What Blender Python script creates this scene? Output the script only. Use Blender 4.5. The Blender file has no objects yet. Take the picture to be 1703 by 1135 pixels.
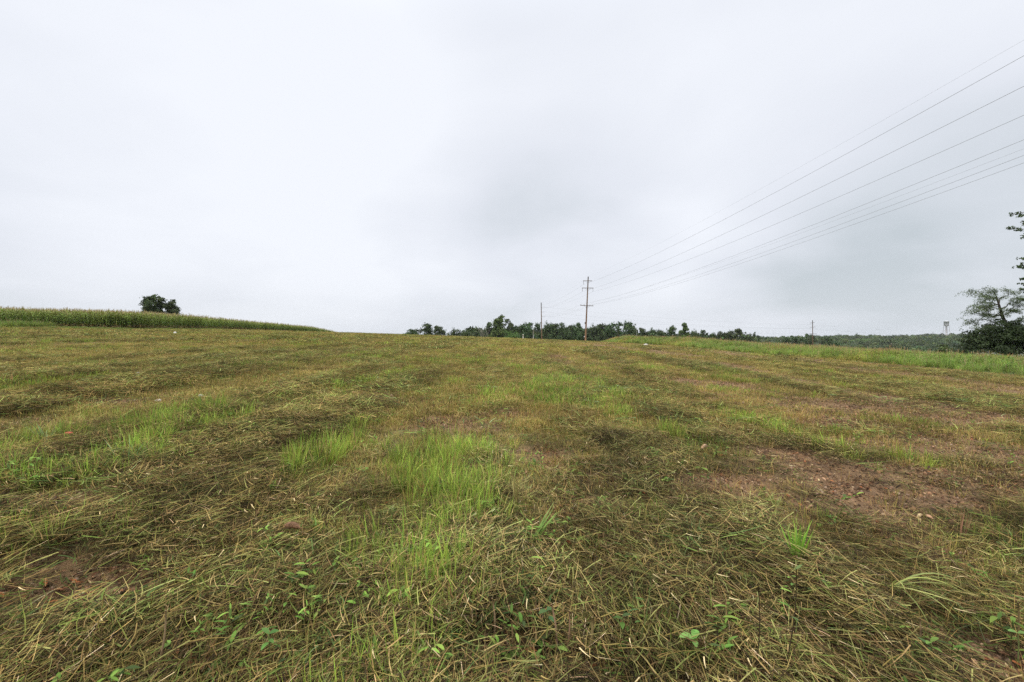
import bpy, math, random
import numpy as np
from mathutils import Vector

# ------------------------------------------------------------------ camera, sky, sun, exposure
sc = bpy.context.scene
C = sc.collection
R = math.radians
EYE = 1.5
cam_d = bpy.data.cameras.new('camera')
cam_d.sensor_width = 36.0
cam_d.lens = 16.0
cam_d.clip_start = 0.05
cam_d.clip_end = 9000
cam = bpy.data.objects.new('camera', cam_d)
C.objects.link(cam)
cam.location = (0, 0, EYE)
cam.rotation_euler = (R(90), 0, 0)
sc.camera = cam

SUN_EL, SUN_AZ = 62.0, 215.0          # high, behind the cloud, over the left shoulder
world = bpy.data.worlds.new('World')
sc.world = world
world.use_nodes = True
nt = world.node_tree
nt.nodes.clear()
def N(t, typ, **kw):
    n = t.nodes.new(typ)
    for k, v in kw.items():
        setattr(n, k, v)
    return n
def math_n(t, op, a, b=None, clamp=False):
    n = N(t, 'ShaderNodeMath', operation=op, use_clamp=clamp)
    for i, v in enumerate((a, b)):
        if v is None: continue
        if isinstance(v, (int, float)): n.inputs[i].default_value = v
        else: t.links.new(v, n.inputs[i])
    return n.outputs[0]
def mix_col(t, fac, a, b, blend='MIX'):
    n = N(t, 'ShaderNodeMix', data_type='RGBA', blend_type=blend)
    for i, v in ((0, fac), (6, a), (7, b)):
        if isinstance(v, (int, float)): n.inputs[i].default_value = v
        elif isinstance(v, tuple): n.inputs[i].default_value = (*v, 1)
        else: t.links.new(v, n.inputs[i])
    return n.outputs[2]
def smap(t, v, a, b, lo=0.0, hi=1.0):
    n = N(t, 'ShaderNodeMapRange', interpolation_type='SMOOTHSTEP')
    t.links.new(v, n.inputs[0])
    for i, k in enumerate((a, b, lo, hi)): n.inputs[i+1].default_value = k
    return n.outputs[0]

sky = N(nt, 'ShaderNodeTexSky', sky_type='NISHITA')
sky.sun_disc = False
sky.sun_elevation = R(SUN_EL)
sky.sun_rotation = R(SUN_AZ)
sky.dust_density = 4.0
bg_sky = N(nt, 'ShaderNodeBackground'); bg_sky.inputs[1].default_value = 0.1
nt.links.new(sky.outputs[0], bg_sky.inputs[0])
tc = N(nt, 'ShaderNodeTexCoord')
sep = N(nt, 'ShaderNodeSeparateXYZ'); nt.links.new(tc.outputs['Generated'], sep.inputs[0])
dz = math_n(nt, 'ADD', math_n(nt, 'MAXIMUM', sep.outputs[2], 0.0), 0.22)
cx = math_n(nt, 'DIVIDE', sep.outputs[0], dz)
cy = math_n(nt, 'DIVIDE', sep.outputs[1], dz)
comb = N(nt, 'ShaderNodeCombineXYZ'); nt.links.new(cx, comb.inputs[0]); nt.links.new(cy, comb.inputs[1])
def wnoise(scale, detail, rough, off, dist=0.0):
    m = N(nt, 'ShaderNodeMapping'); m.inputs['Location'].default_value = off
    nt.links.new(comb.outputs[0], m.inputs[0])
    n = N(nt, 'ShaderNodeTexNoise'); n.inputs['Scale'].default_value = scale
    n.inputs['Detail'].default_value = detail; n.inputs['Roughness'].default_value = rough
    n.inputs['Distortion'].default_value = dist
    nt.links.new(m.outputs[0], n.inputs['Vector']); return n.outputs['Fac']
big = wnoise(0.38, 2.5, 0.45, (3.1, 1.7, 0))
fine = wnoise(1.3, 4.0, 0.5, (7.3, 2.2, 0), 0.3)
def lobe(px, py, tight_lo, tight_hi):
    d = Vector(((px-851.5)/757, 1.0, (567.5-py)/757)).normalized()
    v = N(nt, 'ShaderNodeVectorMath', operation='DOT_PRODUCT')
    nt.links.new(tc.outputs['Generated'], v.inputs[0]); v.inputs[1].default_value = d
    return smap(nt, v.outputs['Value'], math.cos(R(tight_hi)), math.cos(R(tight_lo)))
# cloud thickness: 0 thin and bright, 1 thick and grey
thick = math_n(nt, 'ADD', math_n(nt, 'MULTIPLY', big, 1.55), math_n(nt, 'MULTIPLY', fine, 0.85))
thick = math_n(nt, 'SUBTRACT', thick, 0.90)
for (px, py, a, b, w) in ((780, 410, 0, 17, 0.26), (960, 375, 0, 15, 0.20), (560, 330, 0, 12, 0.10), (820, 400, 0, 8, 0.08), (1660, 440, 1, 20, 0.30), (1350, 470, 1, 14, 0.2), (120, 340, 2, 20, 0.16),
                          (1700, 130, 4, 26, 0.12), (1000, 300, 2, 14, 0.12),
                          (400, 170, 4, 28, -0.36), (1090, 410, 1, 8, -0.14), (700, 500, 2, 16, -0.04)):
    thick = math_n(nt, 'ADD', thick, math_n(nt, 'MULTIPLY', lobe(px, py, a, b), w))
thick = math_n(nt, 'MINIMUM', math_n(nt, 'MAXIMUM', thick, 0.0), 1.0)
ramp = N(nt, 'ShaderNodeValToRGB')
cr = ramp.color_ramp
cr.elements[0].position = 0.0; cr.elements[0].color = (0.94, 0.968, 1.03, 1)
cr.elements[1].position = 1.0; cr.elements[1].color = (0.58, 0.635, 0.68, 1)
e = cr.elements.new(0.45); e.color = (0.81, 0.842, 0.912, 1)
nt.links.new(thick, ramp.inputs[0])
# an overcast sky is brighter overhead than low down
zen = smap(nt, sep.outputs[2], 0.55, 1.0, 0.86, 2.3)
hor = smap(nt, sep.outputs[2], -0.02, 0.16, 0.0, 1.0)
cloud = mix_col(nt, hor, (0.78, 0.83, 0.88), ramp.outputs[0])
cloud = mix_col(nt, math_n(nt, 'ADD', math_n(nt, 'MULTIPLY', hor, 0.5), 0.5), (0.79, 0.83, 0.88), ramp.outputs[0])
vs = N(nt, 'ShaderNodeVectorMath', operation='SCALE'); nt.links.new(cloud, vs.inputs[0]); nt.links.new(zen, vs.inputs[3])
bg_c = N(nt, 'ShaderNodeBackground'); nt.links.new(vs.outputs[0], bg_c.inputs[0]); bg_c.inputs[1].default_value = 1.0
mx = N(nt, 'ShaderNodeMixShader'); mx.inputs[0].default_value = 0.93
nt.links.new(bg_sky.outputs[0], mx.inputs[1]); nt.links.new(bg_c.outputs[0], mx.inputs[2])
wo = N(nt, 'ShaderNodeOutputWorld'); nt.links.new(mx.outputs[0], wo.inputs[0])

sd = bpy.data.lights.new('sun', 'SUN')
sd.energy = 1.5
sd.angle = R(35)
sd.color = (1.0, 0.97, 0.92)
sun = bpy.data.objects.new('sun', sd); C.objects.link(sun)
sv = Vector((math.sin(R(SUN_AZ))*math.cos(R(SUN_EL)), math.cos(R(SUN_AZ))*math.cos(R(SUN_EL)), math.sin(R(SUN_EL))))
sun.rotation_euler = sv.to_track_quat('Z', 'Y').to_euler()
sun.location = sv*60

sc.view_settings.view_transform = 'Standard'
sc.view_settings.look = 'None'
sc.view_settings.exposure = 0.25
sc.view_settings.gamma = 1.0
sc.view_settings.use_curve_mapping = False
sc.cycles.use_denoising = False
sc.cycles.max_bounces = 6
sc.cycles.diffuse_bounces = 3
sc.cycles.glossy_bounces = 2
sc.cycles.transmission_bounces = 3
sc.cycles.transparent_max_bounces = 6

# ------------------------------------------------------------------ helpers
rng = np.random.default_rng(11)
random.seed(5)
F = 757.0
_T = np.random.default_rng(3).random((256, 256))
def vnoise(x, y, s=0):
    x = np.asarray(x, float) + 17.3*s; y = np.asarray(y, float) + 31.7*s
    xi = np.floor(x).astype(int); yi = np.floor(y).astype(int)
    fx = x-xi; fy = y-yi
    fx = fx*fx*(3-2*fx); fy = fy*fy*(3-2*fy)
    g = lambda a, b: _T[a & 255, b & 255]
    return (g(xi, yi)*(1-fx)+g(xi+1, yi)*fx)*(1-fy)+(g(xi, yi+1)*(1-fx)+g(xi+1, yi+1)*fx)*fy
def fbm(x, y, s=0, o=4):
    v = 0; a = 0.5; tot = 0
    for k in range(o):
        v = v + a*vnoise(x*2**k, y*2**k, s+k*1.37); tot += a; a *= 0.5
    return v/tot
def sstep(a, b, v):
    t = np.clip((v-a)/(b-a), 0, 1); return t*t*(3-2*t)
def softmin(v, c, k): return c - k*np.log1p(np.exp(np.clip((c-v)/k, -60, 60)))
def softmax(v, c, k): return c + k*np.log1p(np.exp(np.clip((v-c)/k, -60, 60)))

def field_right(y):                    # the edge between mown field and the weedy strip
    return 22.0 + 0.012*np.asarray(y, float) + 0.9*np.sin(np.asarray(y, float)*0.11) + 1.2*(vnoise(np.asarray(y, float)/5.0, 0.3, 9)-0.5)
def terrain(x, y):
    x = np.asarray(x, float); y = np.asarray(y, float)
    xs = softmax(softmin(x, 80.0, 8.0), -125.0, 8.0)
    ys = softmax(softmin(y, 128.0, 4.0), -40.0, 6.0)
    z = -3.2237e-2*xs + 3.8189e-2*ys - 1.0261e-4*xs*xs - 5.561e-5*xs*ys - 1.5348e-4*ys*ys
    dy = np.maximum(0, y-119.0-0.95*np.maximum(0, -x-32.0)); dx = np.maximum(0, x-50.0)
    z = z - 14.0*(1-np.exp(-(dy/105.0)**2-(dx/95.0)**2))
    # far side of the valley rises again
    z = z + 11.0*sstep(330, 1000, y)*sstep(60, 420, x)+(7.0*sstep(450, 1050, x)+9.0*(fbm(x/150.0, y/200.0, 191, 2)-.5))*sstep(420, 800, y)*sstep(150, 420, x) + 3.0*sstep(500, 1500, y)
    # weedy bank along the field edge
    z = z + 0.55*np.exp(-((x-field_right(y)-4.5)/3.2)**2)*sstep(40, 75, y)*(1-sstep(118, 140, y))
    # gentle rolls of the field
    z = z + 0.10*(fbm(x/9.0, y/9.0, 4, 2)-0.5)*np.clip(np.hypot(x, y)/8.0, 0, 1)
    z = z - 0.25*sstep(20, 80, np.hypot(x, y))
    return z
def rows(x, y):                        # cross-row coordinate of the mowing passes
    return x - 0.012*y + 0.7*(fbm(x/7.0, y/11.0, 6, 2)-0.5)
def px_ground(px, py):                 # where the line of sight through that point of the photograph meets the ground
    t = (px-851.5)/F; s = (567.5-py)/F
    lo = 0.6
    for yy in np.geomspace(0.8, 160, 900):
        if EYE + s*yy < terrain(t*yy, yy): break
        lo = yy
    hi = yy
    for _ in range(30):
        m = 0.5*(lo+hi)
        if EYE + s*m < terrain(t*m, m): hi = m
        else: lo = m
    return t*hi, hi
def mesh_np(name, V, Q, col=None, mat=None, smooth=False):
    V = np.asarray(V, np.float32); Q = np.asarray(Q, np.int32)
    me = bpy.data.meshes.new(name)
    me.vertices.add(len(V)); me.vertices.foreach_set('co', V.ravel())
    k = Q.shape[1]
    me.loops.add(Q.size); me.loops.foreach_set('vertex_index', Q.ravel())
    me.polygons.add(len(Q)); me.polygons.foreach_set('loop_start', np.arange(0, Q.size, k, dtype=np.int32))
    if smooth: me.polygons.foreach_set('use_smooth', np.ones(len(Q), bool))
    me.update(calc_edges=True)
    if col is not None:
        a = me.attributes.new('col', 'FLOAT_COLOR', 'POINT')
        c = np.ones((len(V), 4), np.float32); c[:, :3] = col
        a.data.foreach_set('color', c.ravel())
    if mat: me.materials.append(mat)
    return me
def tag(o, label=None, cat=None, group=None, kind=None):
    if label: o['label'] = label
    if cat: o['category'] = cat
    if group: o['group'] = group
    if kind: o['kind'] = kind
    return o
def put(name, me, parent=None, loc=(0, 0, 0), rz=0.0, scale=None):
    o = bpy.data.objects.new(name, me); C.objects.link(o)
    o.parent = parent; o.location = loc; o.rotation_euler = (0, 0, rz)
    if scale is not None: o.scale = scale
    return o
class Geo:                             # collects vertices, quads and colours
    def __init__(s): s.V = []; s.Q = []; s.C = []; s.n = 0
    def add(s, V, Q, col):
        V = np.asarray(V, float).reshape(-1, 3); Q = np.asarray(Q, int).reshape(-1, 4)
        c = np.asarray(col, float)
        if c.ndim == 1: c = np.tile(c, (len(V), 1))
        s.V.append(V); s.Q.append(Q+s.n); s.C.append(c); s.n += len(V)
        return s
    def mesh(s, name, mat, smooth=False):
        return mesh_np(name, np.concatenate(s.V), np.concatenate(s.Q), np.concatenate(s.C), mat, smooth)
def tube(path, rad, col, sides=7, cap=True):
    P = np.asarray(path, float); n = len(P); rad = np.broadcast_to(np.asarray(rad, float), (n,))
    T = np.gradient(P, axis=0); T /= np.linalg.norm(T, axis=1)[:, None]+1e-9
    ref = np.array([0, 0, 1.0]) if abs(T[:, 2]).mean() < 0.8 else np.array([1.0, 0, 0])
    A = np.cross(T, ref); A /= np.linalg.norm(A, axis=1)[:, None]+1e-9
    B = np.cross(T, A)
    th = np.arange(sides)*2*np.pi/sides
    V = P[:, None]+rad[:, None, None]*(np.cos(th)[None, :, None]*A[:, None]+np.sin(th)[None, :, None]*B[:, None])
    V = V.reshape(-1, 3); q = []
    for i in range(n-1):
        for j in range(sides):
            k = (j+1) % sides
            q.append((i*sides+j, i*sides+k, (i+1)*sides+k, (i+1)*sides+j))
    if cap:
        V = np.concatenate([V, P[:1], P[-1:]]); a = n*sides; b = a+1
        for j in range(0, sides-1, 2):
            q.append((a, j, j+1, (j+2) % sides)); q.append((b, (n-1)*sides+(j+2) % sides, (n-1)*sides+j+1, (n-1)*sides+j))
        if sides % 2: pass
    return V, q, col
def boxv(c, s, col, rot=0.0):
    c = np.asarray(c, float); s = np.asarray(s, float)/2
    v = np.array([(i, j, k) for i in (-1, 1) for j in (-1, 1) for k in (-1, 1)], float)*s
    if rot:
        ca, sa = math.cos(rot), math.sin(rot); v = np.c_[v[:, 0]*ca-v[:, 1]*sa, v[:, 0]*sa+v[:, 1]*ca, v[:, 2]]
    q = [(0, 1, 3, 2), (4, 6, 7, 5), (0, 4, 5, 1), (2, 3, 7, 6), (0, 2, 6, 4), (1, 5, 7, 3)]
    return v+c, q, col
def blades(base, yaw, pitch, length, width, bend, ybend, S, c0, c1, tip=0.08, floor=None, roll=None, belly=0.0):
    """N grass blades as strips of S quads, tapering to the tip; c0 at the foot, c1 at the tip"""
    n = len(base); P = np.zeros((n, S+1, 3)); P[:, 0] = base
    D = np.zeros((n, S+1, 3)); W = np.zeros((n, S+1, 3))
    r = rng.uniform(-0.7, 0.7, n) if roll is None else roll
    for k in range(S+1):
        f = k/S
        p = pitch+bend*f; y = yaw+ybend*f
        d = np.c_[np.cos(p)*np.cos(y), np.cos(p)*np.sin(y), np.sin(p)]
        side = np.c_[-np.sin(y), np.cos(y), np.zeros(n)]
        up = np.cross(d, side)
        D[:, k] = d; W[:, k] = np.cos(r)[:, None]*side+np.sin(r)[:, None]*up
        if k < S: P[:, k+1] = P[:, k]+d*(length/S)[:, None]
        if k < S and floor is not None: P[:, k+1, 2] = np.maximum(P[:, k+1, 2], floor)
    f = np.linspace(0, 1, S+1)
    prof = np.maximum((1-f**2.2)*(1+belly*np.sin(np.pi*np.sqrt(f))), tip)
    wid = width[:, None]*prof[None]*0.5
    V = np.stack([P-W*wid[..., None], P+W*wid[..., None]], 2).reshape(-1, 3)
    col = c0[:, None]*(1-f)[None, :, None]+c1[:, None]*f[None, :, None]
    col = np.repeat(col[:, :, None], 2, 2).reshape(-1, 3)
    b = (np.arange(n)*(S+1)*2)[:, None]+(np.arange(S)*2)[None]
    Q = np.stack([b, b+1, b+3, b+2], -1).reshape(-1, 4)
    return V, Q, col
def pick(pal, n, jit=0.18):
    pal = np.asarray(pal, float)
    w = pal[:, 3]/pal[:, 3].sum()
    c = pal[rng.choice(len(pal), n, p=w), :3]
    return c*(1+rng.normal(0, jit, (n, 1)))*(1+rng.normal(0, 0.05, (n, 3)))
def U(a, b, n): return rng.uniform(a, b, n)

# ------------------------------------------------------------------ materials
def leaf_mat(name, instanced=True, transl=0.25, rough=0.55, spec=0.25, objvar=0.0):
    m = bpy.data.materials.new(name); m.use_nodes = True; t = m.node_tree; t.nodes.clear()
    a = N(t, 'ShaderNodeAttribute', attribute_name='col', attribute_type='GEOMETRY')
    c = a.outputs['Color']
    if instanced:
        b = N(t, 'ShaderNodeAttribute', attribute_name='tint', attribute_type='INSTANCER')
        c = mix_col(t, 1.0, c, b.outputs['Vector'], 'MULTIPLY')
    if objvar:
        oi = N(t, 'ShaderNodeObjectInfo')
        hs = N(t, 'ShaderNodeHueSaturation')
        t.links.new(math_n(t, 'ADD', math_n(t, 'MULTIPLY', oi.outputs['Random'], objvar), 1-objvar/2), hs.inputs['Value'])
        t.links.new(math_n(t, 'ADD', math_n(t, 'MULTIPLY', oi.outputs['Random'], 0.05), 0.475), hs.inputs['Hue'])
        t.links.new(c, hs.inputs['Color']); c = hs.outputs[0]
    p = N(t, 'ShaderNodeBsdfPrincipled'); t.links.new(c, p.inputs['Base Color'])
    p.inputs['Roughness'].default_value = rough; p.inputs['Specular IOR Level'].default_value = spec
    tr = N(t, 'ShaderNodeBsdfTranslucent'); t.links.new(c, tr.inputs[0])
    mx = N(t, 'ShaderNodeMixShader'); mx.inputs[0].default_value = transl
    t.links.new(p.outputs[0], mx.inputs[1]); t.links.new(tr.outputs[0], mx.inputs[2])
    o = N(t, 'ShaderNodeOutputMaterial'); t.links.new(mx.outputs[0], o.inputs[0])
    return m
def solid_mat(name, rough=0.8, spec=0.2, noise=None, metal=0.0, base=None, bump=0.0):
    """vertex colour (or BASE) broken up by a procedural grain"""
    m = bpy.data.materials.new(name); m.use_nodes = True; t = m.node_tree
    p = t.nodes['Principled BSDF']
    p.inputs['Roughness'].default_value = rough; p.inputs['Specular IOR Level'].default_value = spec; p.inputs['Metallic'].default_value = metal
    a = N(t, 'ShaderNodeAttribute', attribute_name='col', attribute_type='GEOMETRY'); c = a.outputs['Color']
    if noise:
        tcn = N(t, 'ShaderNodeTexCoord'); mp = N(t, 'ShaderNodeMapping'); mp.inputs['Scale'].default_value = noise
        t.links.new(tcn.outputs['Object'], mp.inputs[0])
        n = N(t, 'ShaderNodeTexNoise'); n.inputs['Scale'].default_value = 1.0; n.inputs['Detail'].default_value = 5; t.links.new(mp.outputs[0], n.inputs['Vector'])
        c = mix_col(t, 1.0, c, mix_col(t, smap(t, n.outputs['Fac'], 0.3, 0.7), (0.55, 0.52, 0.5), (1.3, 1.28, 1.25)), 'MULTIPLY')
        if bump:
            bp = N(t, 'ShaderNodeBump'); bp.inputs['Strength'].default_value = bump; bp.inputs['Distance'].default_value = 0.02
            t.links.new(n.outputs['Fac'], bp.inputs['Height']); t.links.new(bp.outputs[0], p.inputs['Normal'])
    t.links.new(c, p.inputs['Base Color'])
    return m
M_FIELD = leaf_mat('cut_grass', True, 0.2, 0.7, 0.08)
M_LUSH = leaf_mat('fresh_grass', True, 0.35, 0.6, 0.14)
M_CROP = leaf_mat('corn_leaf', True, 0.28, 0.55, 0.2)
M_CROPO = leaf_mat('corn_leaf_single', False, 0.28, 0.55, 0.2, objvar=0.7)
M_TREE = leaf_mat('tree_leaf', False, 0.2, 0.6, 0.2, objvar=0.45)
M_WOODS = leaf_mat('woods_leaf', True, 0.2, 0.6, 0.2)
M_PLANT = leaf_mat('plant_leaf', False, 0.25, 0.55, 0.18)
M_BARK = solid_mat('bark', 0.9, 0.1, (6, 6, 1.5), bump=0.4)
M_POLE = solid_mat('weathered_pole_wood', 0.85, 0.15, (9, 9, 0.7), bump=0.3)
M_STEEL = solid_mat('painted_steel', 0.5, 0.4, (1.5, 1.5, 1.0))
M_WIRE = solid_mat('aluminium_conductor', 0.55, 0.4)
M_STONE = solid_mat('pale_stone', 0.85, 0.2, (25, 25, 25), bump=0.4)
M_COB = solid_mat('dry_cob', 0.8, 0.2, (40, 40, 40), bump=0.3)

# ------------------------------------------------------------------ patches of the field, read off the photograph
PATCH = {
 'tuft': [(985, 672, 40, 20, .8), (945, 640, 26, 14, .8), (610, 830, 60, 30, .8), (760, 770, 60, 25, .7), (880, 860, 40, 30, .5), (1230, 740, 50, 20, .8), (1100, 720, 40, 16, .5), (1000, 690, 40, 18, .5), (430, 700, 50, 10, .2), (1380, 740, 40, 14, .6), (1500, 640, 60, 8, .6), (1050, 610, 60, 7, .6), (760, 640, 60, 8, .6), (200, 610, 80, 6, .5), (430, 610, 60, 6, .5), (740, 815, 75, 40, 1.0), (650, 800, 55, 38, 1.0), (800, 860, 55, 30, .7), (565, 640, 50, 10, .9), (500, 655, 40, 9, .45), (700, 600, 70, 7, .6), (1265, 700, 60, 26, 1.), (1340, 715, 50, 18, .9),
          (1180, 680, 40, 16, .5), (970, 655, 45, 30, .55), (1255, 765, 40, 14, .6), (230, 760, 50, 14, .3), (60, 800, 60, 16, .6), (820, 650, 40, 14, .6), (1110, 650, 60, 10, .4), (900, 620, 80, 8, .4), (350, 640, 60, 6, .4), (160, 650, 50, 6, .4), (1190, 620, 60, 8, .6),
          (1480, 690, 30, 10, .6), (1080, 870, 40, 26, .6), (1440, 870, 60, 20, .35), (1600, 900, 60, 20, .5), (620, 870, 70, 25, .5), (690, 700, 60, 14, .4), (1400, 625, 60, 6, .6)],
 'bare': [(1250, 800, 60, 16, .8), (1600, 800, 100, 14, .9), (1450, 850, 120, 20, .8), (1200, 720, 50, 10, .6), (1640, 700, 60, 9, 1.), (1090, 840, 40, 14, .6), (980, 840, 50, 14, .7), (1480, 800, 150, 34, 1.4), (1490, 672, 80, 13, 1.2), (1570, 745, 100, 14, 1.2), (1175, 808, 65, 15, 1.3), (1300, 770, 60, 20, 1.), (1420, 740, 80, 12, 1.), (1560, 840, 90, 14, .9), (1640, 650, 70, 7, .9), (1380, 670, 60, 8, .8), (750, 706, 75, 11, 1.2), (850, 690, 60, 8, .8), (60, 985, 140, 46, 1.4), (70, 842, 90, 15, 1.3), (620, 665, 60, 6, .8), (1350, 765, 60, 18, .9),
          (1650, 1100, 70, 26, .9), (110, 668, 130, 5, .8), (1010, 798, 50, 14, .7), (900, 760, 70, 18, .5), (1380, 705, 50, 8, .8), (560, 690, 60, 6, .6), (1130, 572, 70, 2.2, 1.),
          (1300, 590, 120, 2.4, .9), (1560, 612, 110, 4, .9), (1680, 700, 40, 12, .7), (860, 1115, 200, 26, .7), (1400, 1100, 120, 20, .5), (1200, 640, 90, 6, .5)],
 'leafy': [(940, 640, 30, 16, 1.), (985, 672, 35, 14, 1.), (1040, 700, 35, 14, .8), (1180, 760, 45, 12, 1.), (1090, 770, 30, 18, .7), (330, 715, 70, 8, .7), (50, 810, 70, 14, .5), (620, 960, 70, 30, .9),
           (1000, 1110, 200, 30, .5), (880, 930, 70, 40, .5), (700, 960, 60, 30, .5), (1540, 1080, 60, 30, .6), (1350, 1010, 60, 30, .5), (580, 1010, 60, 40, .8), (560, 1080, 70, 30, .5)],
 'green_cut': [(760, 900, 140, 40, .7), (620, 960, 120, 40, .7), (900, 1000, 120, 40, .5), (1250, 900, 60, 30, .6), (250, 980, 100, 40, .4), (1600, 1000, 60, 40, .5), (150, 1010, 80, 30, .5), (20, 800, 90, 22, .9), (330, 720, 80, 9, .9), (200, 770, 90, 12, .6), (860, 920, 110, 40, .8), (640, 640, 80, 8, .6), (1500, 1040, 80, 40, .8), (1150, 940, 90, 30, .5), (440, 930, 120, 40, .3),
               (1000, 640, 60, 14, .8), (80, 1090, 80, 30, .6), (1620, 745, 70, 6, .5), (1440, 720, 60, 6, .5), (700, 960, 90, 40, .5)],
 'dark': [(1090, 745, 50, 16, .9), (1010, 735, 30, 10, .9), (1070, 800, 30, 30, .8), (1440, 710, 60, 8, .9), (1600, 770, 80, 8, .9), (1650, 800, 60, 10, .9), (1560, 840, 90, 8, .6), (100, 735, 90, 7, .8), (150, 790, 80, 9, .6),
          (330, 845, 90, 22, .6), (1030, 990, 50, 50, .8), (1250, 960, 180, 30, .5), (420, 690, 60, 5, .6), (1550, 680, 40, 7, .7), (300, 730, 50, 7, .7), (520, 1000, 120, 40, .5)],
}
_PG = {}
for k, L in PATCH.items():
    _PG[k] = []
    for (px, py, rx, ry, w) in L:
        x0, y0 = px_ground(px, py)
        _PG[k].append((x0, y0, max(0.12, rx*y0/F), max(0.14, ry*y0*y0/(F*1.45)), w))
def patch(k, x, y):
    m = np.zeros(np.shape(x))
    for (x0, y0, rx, ry, w) in _PG[k]:
        sh = 0.012*(y-y0) if y0 > 1 else 0
        d = ((x-x0-sh)/rx)**2+((y-y0)/ry)**2
        m = np.maximum(m, w*np.exp(-0.55*d**1.4))
    return m
def maps(x, y):
    u = rows(x, y)
    rough = fbm(x/0.9, y/1.3, 21, 3)
    sw = fbm(u/0.95, y/13.0, 12, 3)                                  # windrows
    swath = sstep(0.47, 0.66, sw)
    br = fbm(u/1.7+5, y/5.5, 15, 3)
    right = sstep(-2, 16, x)*(1-sstep(70, 110, y))
    streak = vnoise(u/0.55, y/24.0, 16)                              # wheel tracks and gaps between passes
    bare = np.clip(sstep(0.53, 0.66, br+0.06*right)*(0.3+0.5*right)+0.65*right*sstep(.40, .60, rough)*sstep(.38, .54, br)+0.5*sstep(.72, .86, streak)*sstep(.35, .6, rough)+patch('bare', x, y)*(0.6+1.2*rough), 0, 1)
    tf = fbm(u/1.3+9, y/4.0, 18, 3); t2 = fbm(x/.55, y/.8, 19, 2)
    tuft = np.clip(0.42*sstep(.56, .70, t2)+sstep(0.50, 0.68, tf)*sstep(.36, .60, t2)*0.8+patch('tuft', x, y)*(0.12+1.0*sstep(.34, .66, t2)), 0, 1.2)*(1-0.85*bare)
    return u, swath, bare, tuft

# ------------------------------------------------------------------ ground
def axis(lo, hi, h0, g):
    a = [0.0]; s = h0
    while a[-1] < hi: a.append(a[-1]+s); s *= g
    b = [0.0]; s = h0
    while b[-1] > lo: b.append(b[-1]-s); s *= g
    return np.array(sorted(set(b+a)))
gx = axis(-2100, 2100, 0.055, 1.024)
gy = axis(-400, 2350, 0.06, 1.022)
GX, GY = np.meshgrid(gx, gy)
GZ = terrain(GX, GY)
u, swath, bare, tuft = maps(GX, GY)
near = 1-sstep(40, 110, np.hypot(GX, GY))
GZ = GZ + near*(0.05*swath*(1-bare)+0.045*(fbm(GX/0.35, GY/0.35, 31, 3)-0.5)+0.02*(vnoise(GX/0.09, GY/0.09, 7)-0.5)*(1-sstep(4, 12, GY)))
nx, ny = len(gx), len(gy)
i = np.arange(nx*ny).reshape(ny, nx)
Q = np.stack([i[:-1, :-1], i[:-1, 1:], i[1:, 1:], i[1:, :-1]], -1).reshape(-1, 4)
inside = (GX < field_right(GY)) & (GY < 150)
gcol = np.stack([bare, tuft, sstep(-0.8, 0.8, field_right(GY)-GX)*(1-sstep(125, 160, GY+0.9*np.minimum(0, GX+32))), ], -1).reshape(-1, 3)
def ground_mat():
    m = bpy.data.materials.new('field_soil_and_thatch'); m.use_nodes = True; t = m.node_tree
    p = t.nodes['Principled BSDF']; p.inputs['Roughness'].default_value = 0.9; p.inputs['Specular IOR Level'].default_value = 0.12
    a = N(t, 'ShaderNodeAttribute', attribute_name='col', attribute_type='GEOMETRY')
    s = N(t, 'ShaderNodeSeparateColor'); t.links.new(a.outputs['Color'], s.inputs[0])
    g = N(t, 'ShaderNodeNewGeometry')
    def noi(scale, det, rough=0.6, dist=0.0):
        mp = N(t, 'ShaderNodeMapping'); mp.inputs['Scale'].default_value = scale
        t.links.new(g.outputs['Position'], mp.inputs[0])
        n = N(t, 'ShaderNodeTexNoise'); n.inputs['Scale'].default_value = 1; n.inputs['Detail'].default_value = det; n.inputs['Roughness'].default_value = rough; n.inputs['Distortion'].default_value = dist
        t.links.new(mp.outputs[0], n.inputs['Vector']); return n.outputs['Fac']
    n_f = noi((60, 45, 60), 4, 0.7); n_m = noi((7, 4, 7), 5, 0.65); n_b = noi((1.2, 0.5, 1.2), 4, 0.6); n_s = noi((22, 150, 30), 2, 0.5, 1.5)
    soil = mix_col(t, smap(t, n_m, 0.3, 0.7), (0.120, 0.070, 0.038), (0.30, 0.180, 0.092))
    soil = mix_col(t, math_n(t, 'MULTIPLY', smap(t, n_s, 0.56, 0.66), 0.6), soil, (0.34, 0.25, 0.15))
    soil = mix_col(t, smap(t, n_f, 0.60, 0.75, 0, 0.5), soil, (0.26, 0.16, 0.10))
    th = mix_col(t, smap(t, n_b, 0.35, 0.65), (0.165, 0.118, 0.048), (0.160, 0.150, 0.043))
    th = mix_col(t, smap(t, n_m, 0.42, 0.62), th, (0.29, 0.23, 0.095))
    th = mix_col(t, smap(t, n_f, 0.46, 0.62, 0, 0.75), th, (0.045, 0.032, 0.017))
    fld = mix_col(t, smap(t, s.outputs[0], 0.15, 0.7), th, soil)
    fld = mix_col(t, math_n(t, 'MULTIPLY', s.outputs[1], 0.4), fld, (0.115, 0.15, 0.04))
    out = mix_col(t, smap(t, n_b, 0.4, 0.6), (0.055, 0.085, 0.024), (0.085, 0.105, 0.03))
    c = mix_col(t, s.outputs[2], out, fld)
    t.links.new(c, p.inputs['Base Color'])
    b = N(t, 'ShaderNodeBump'); b.inputs['Strength'].default_value = 1.0; b.inputs['Distance'].default_value = 0.03
    t.links.new(math_n(t, 'ADD', n_f, n_m), b.inputs['Height']); t.links.new(b.outputs[0], p.inputs['Normal'])
    return m
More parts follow.
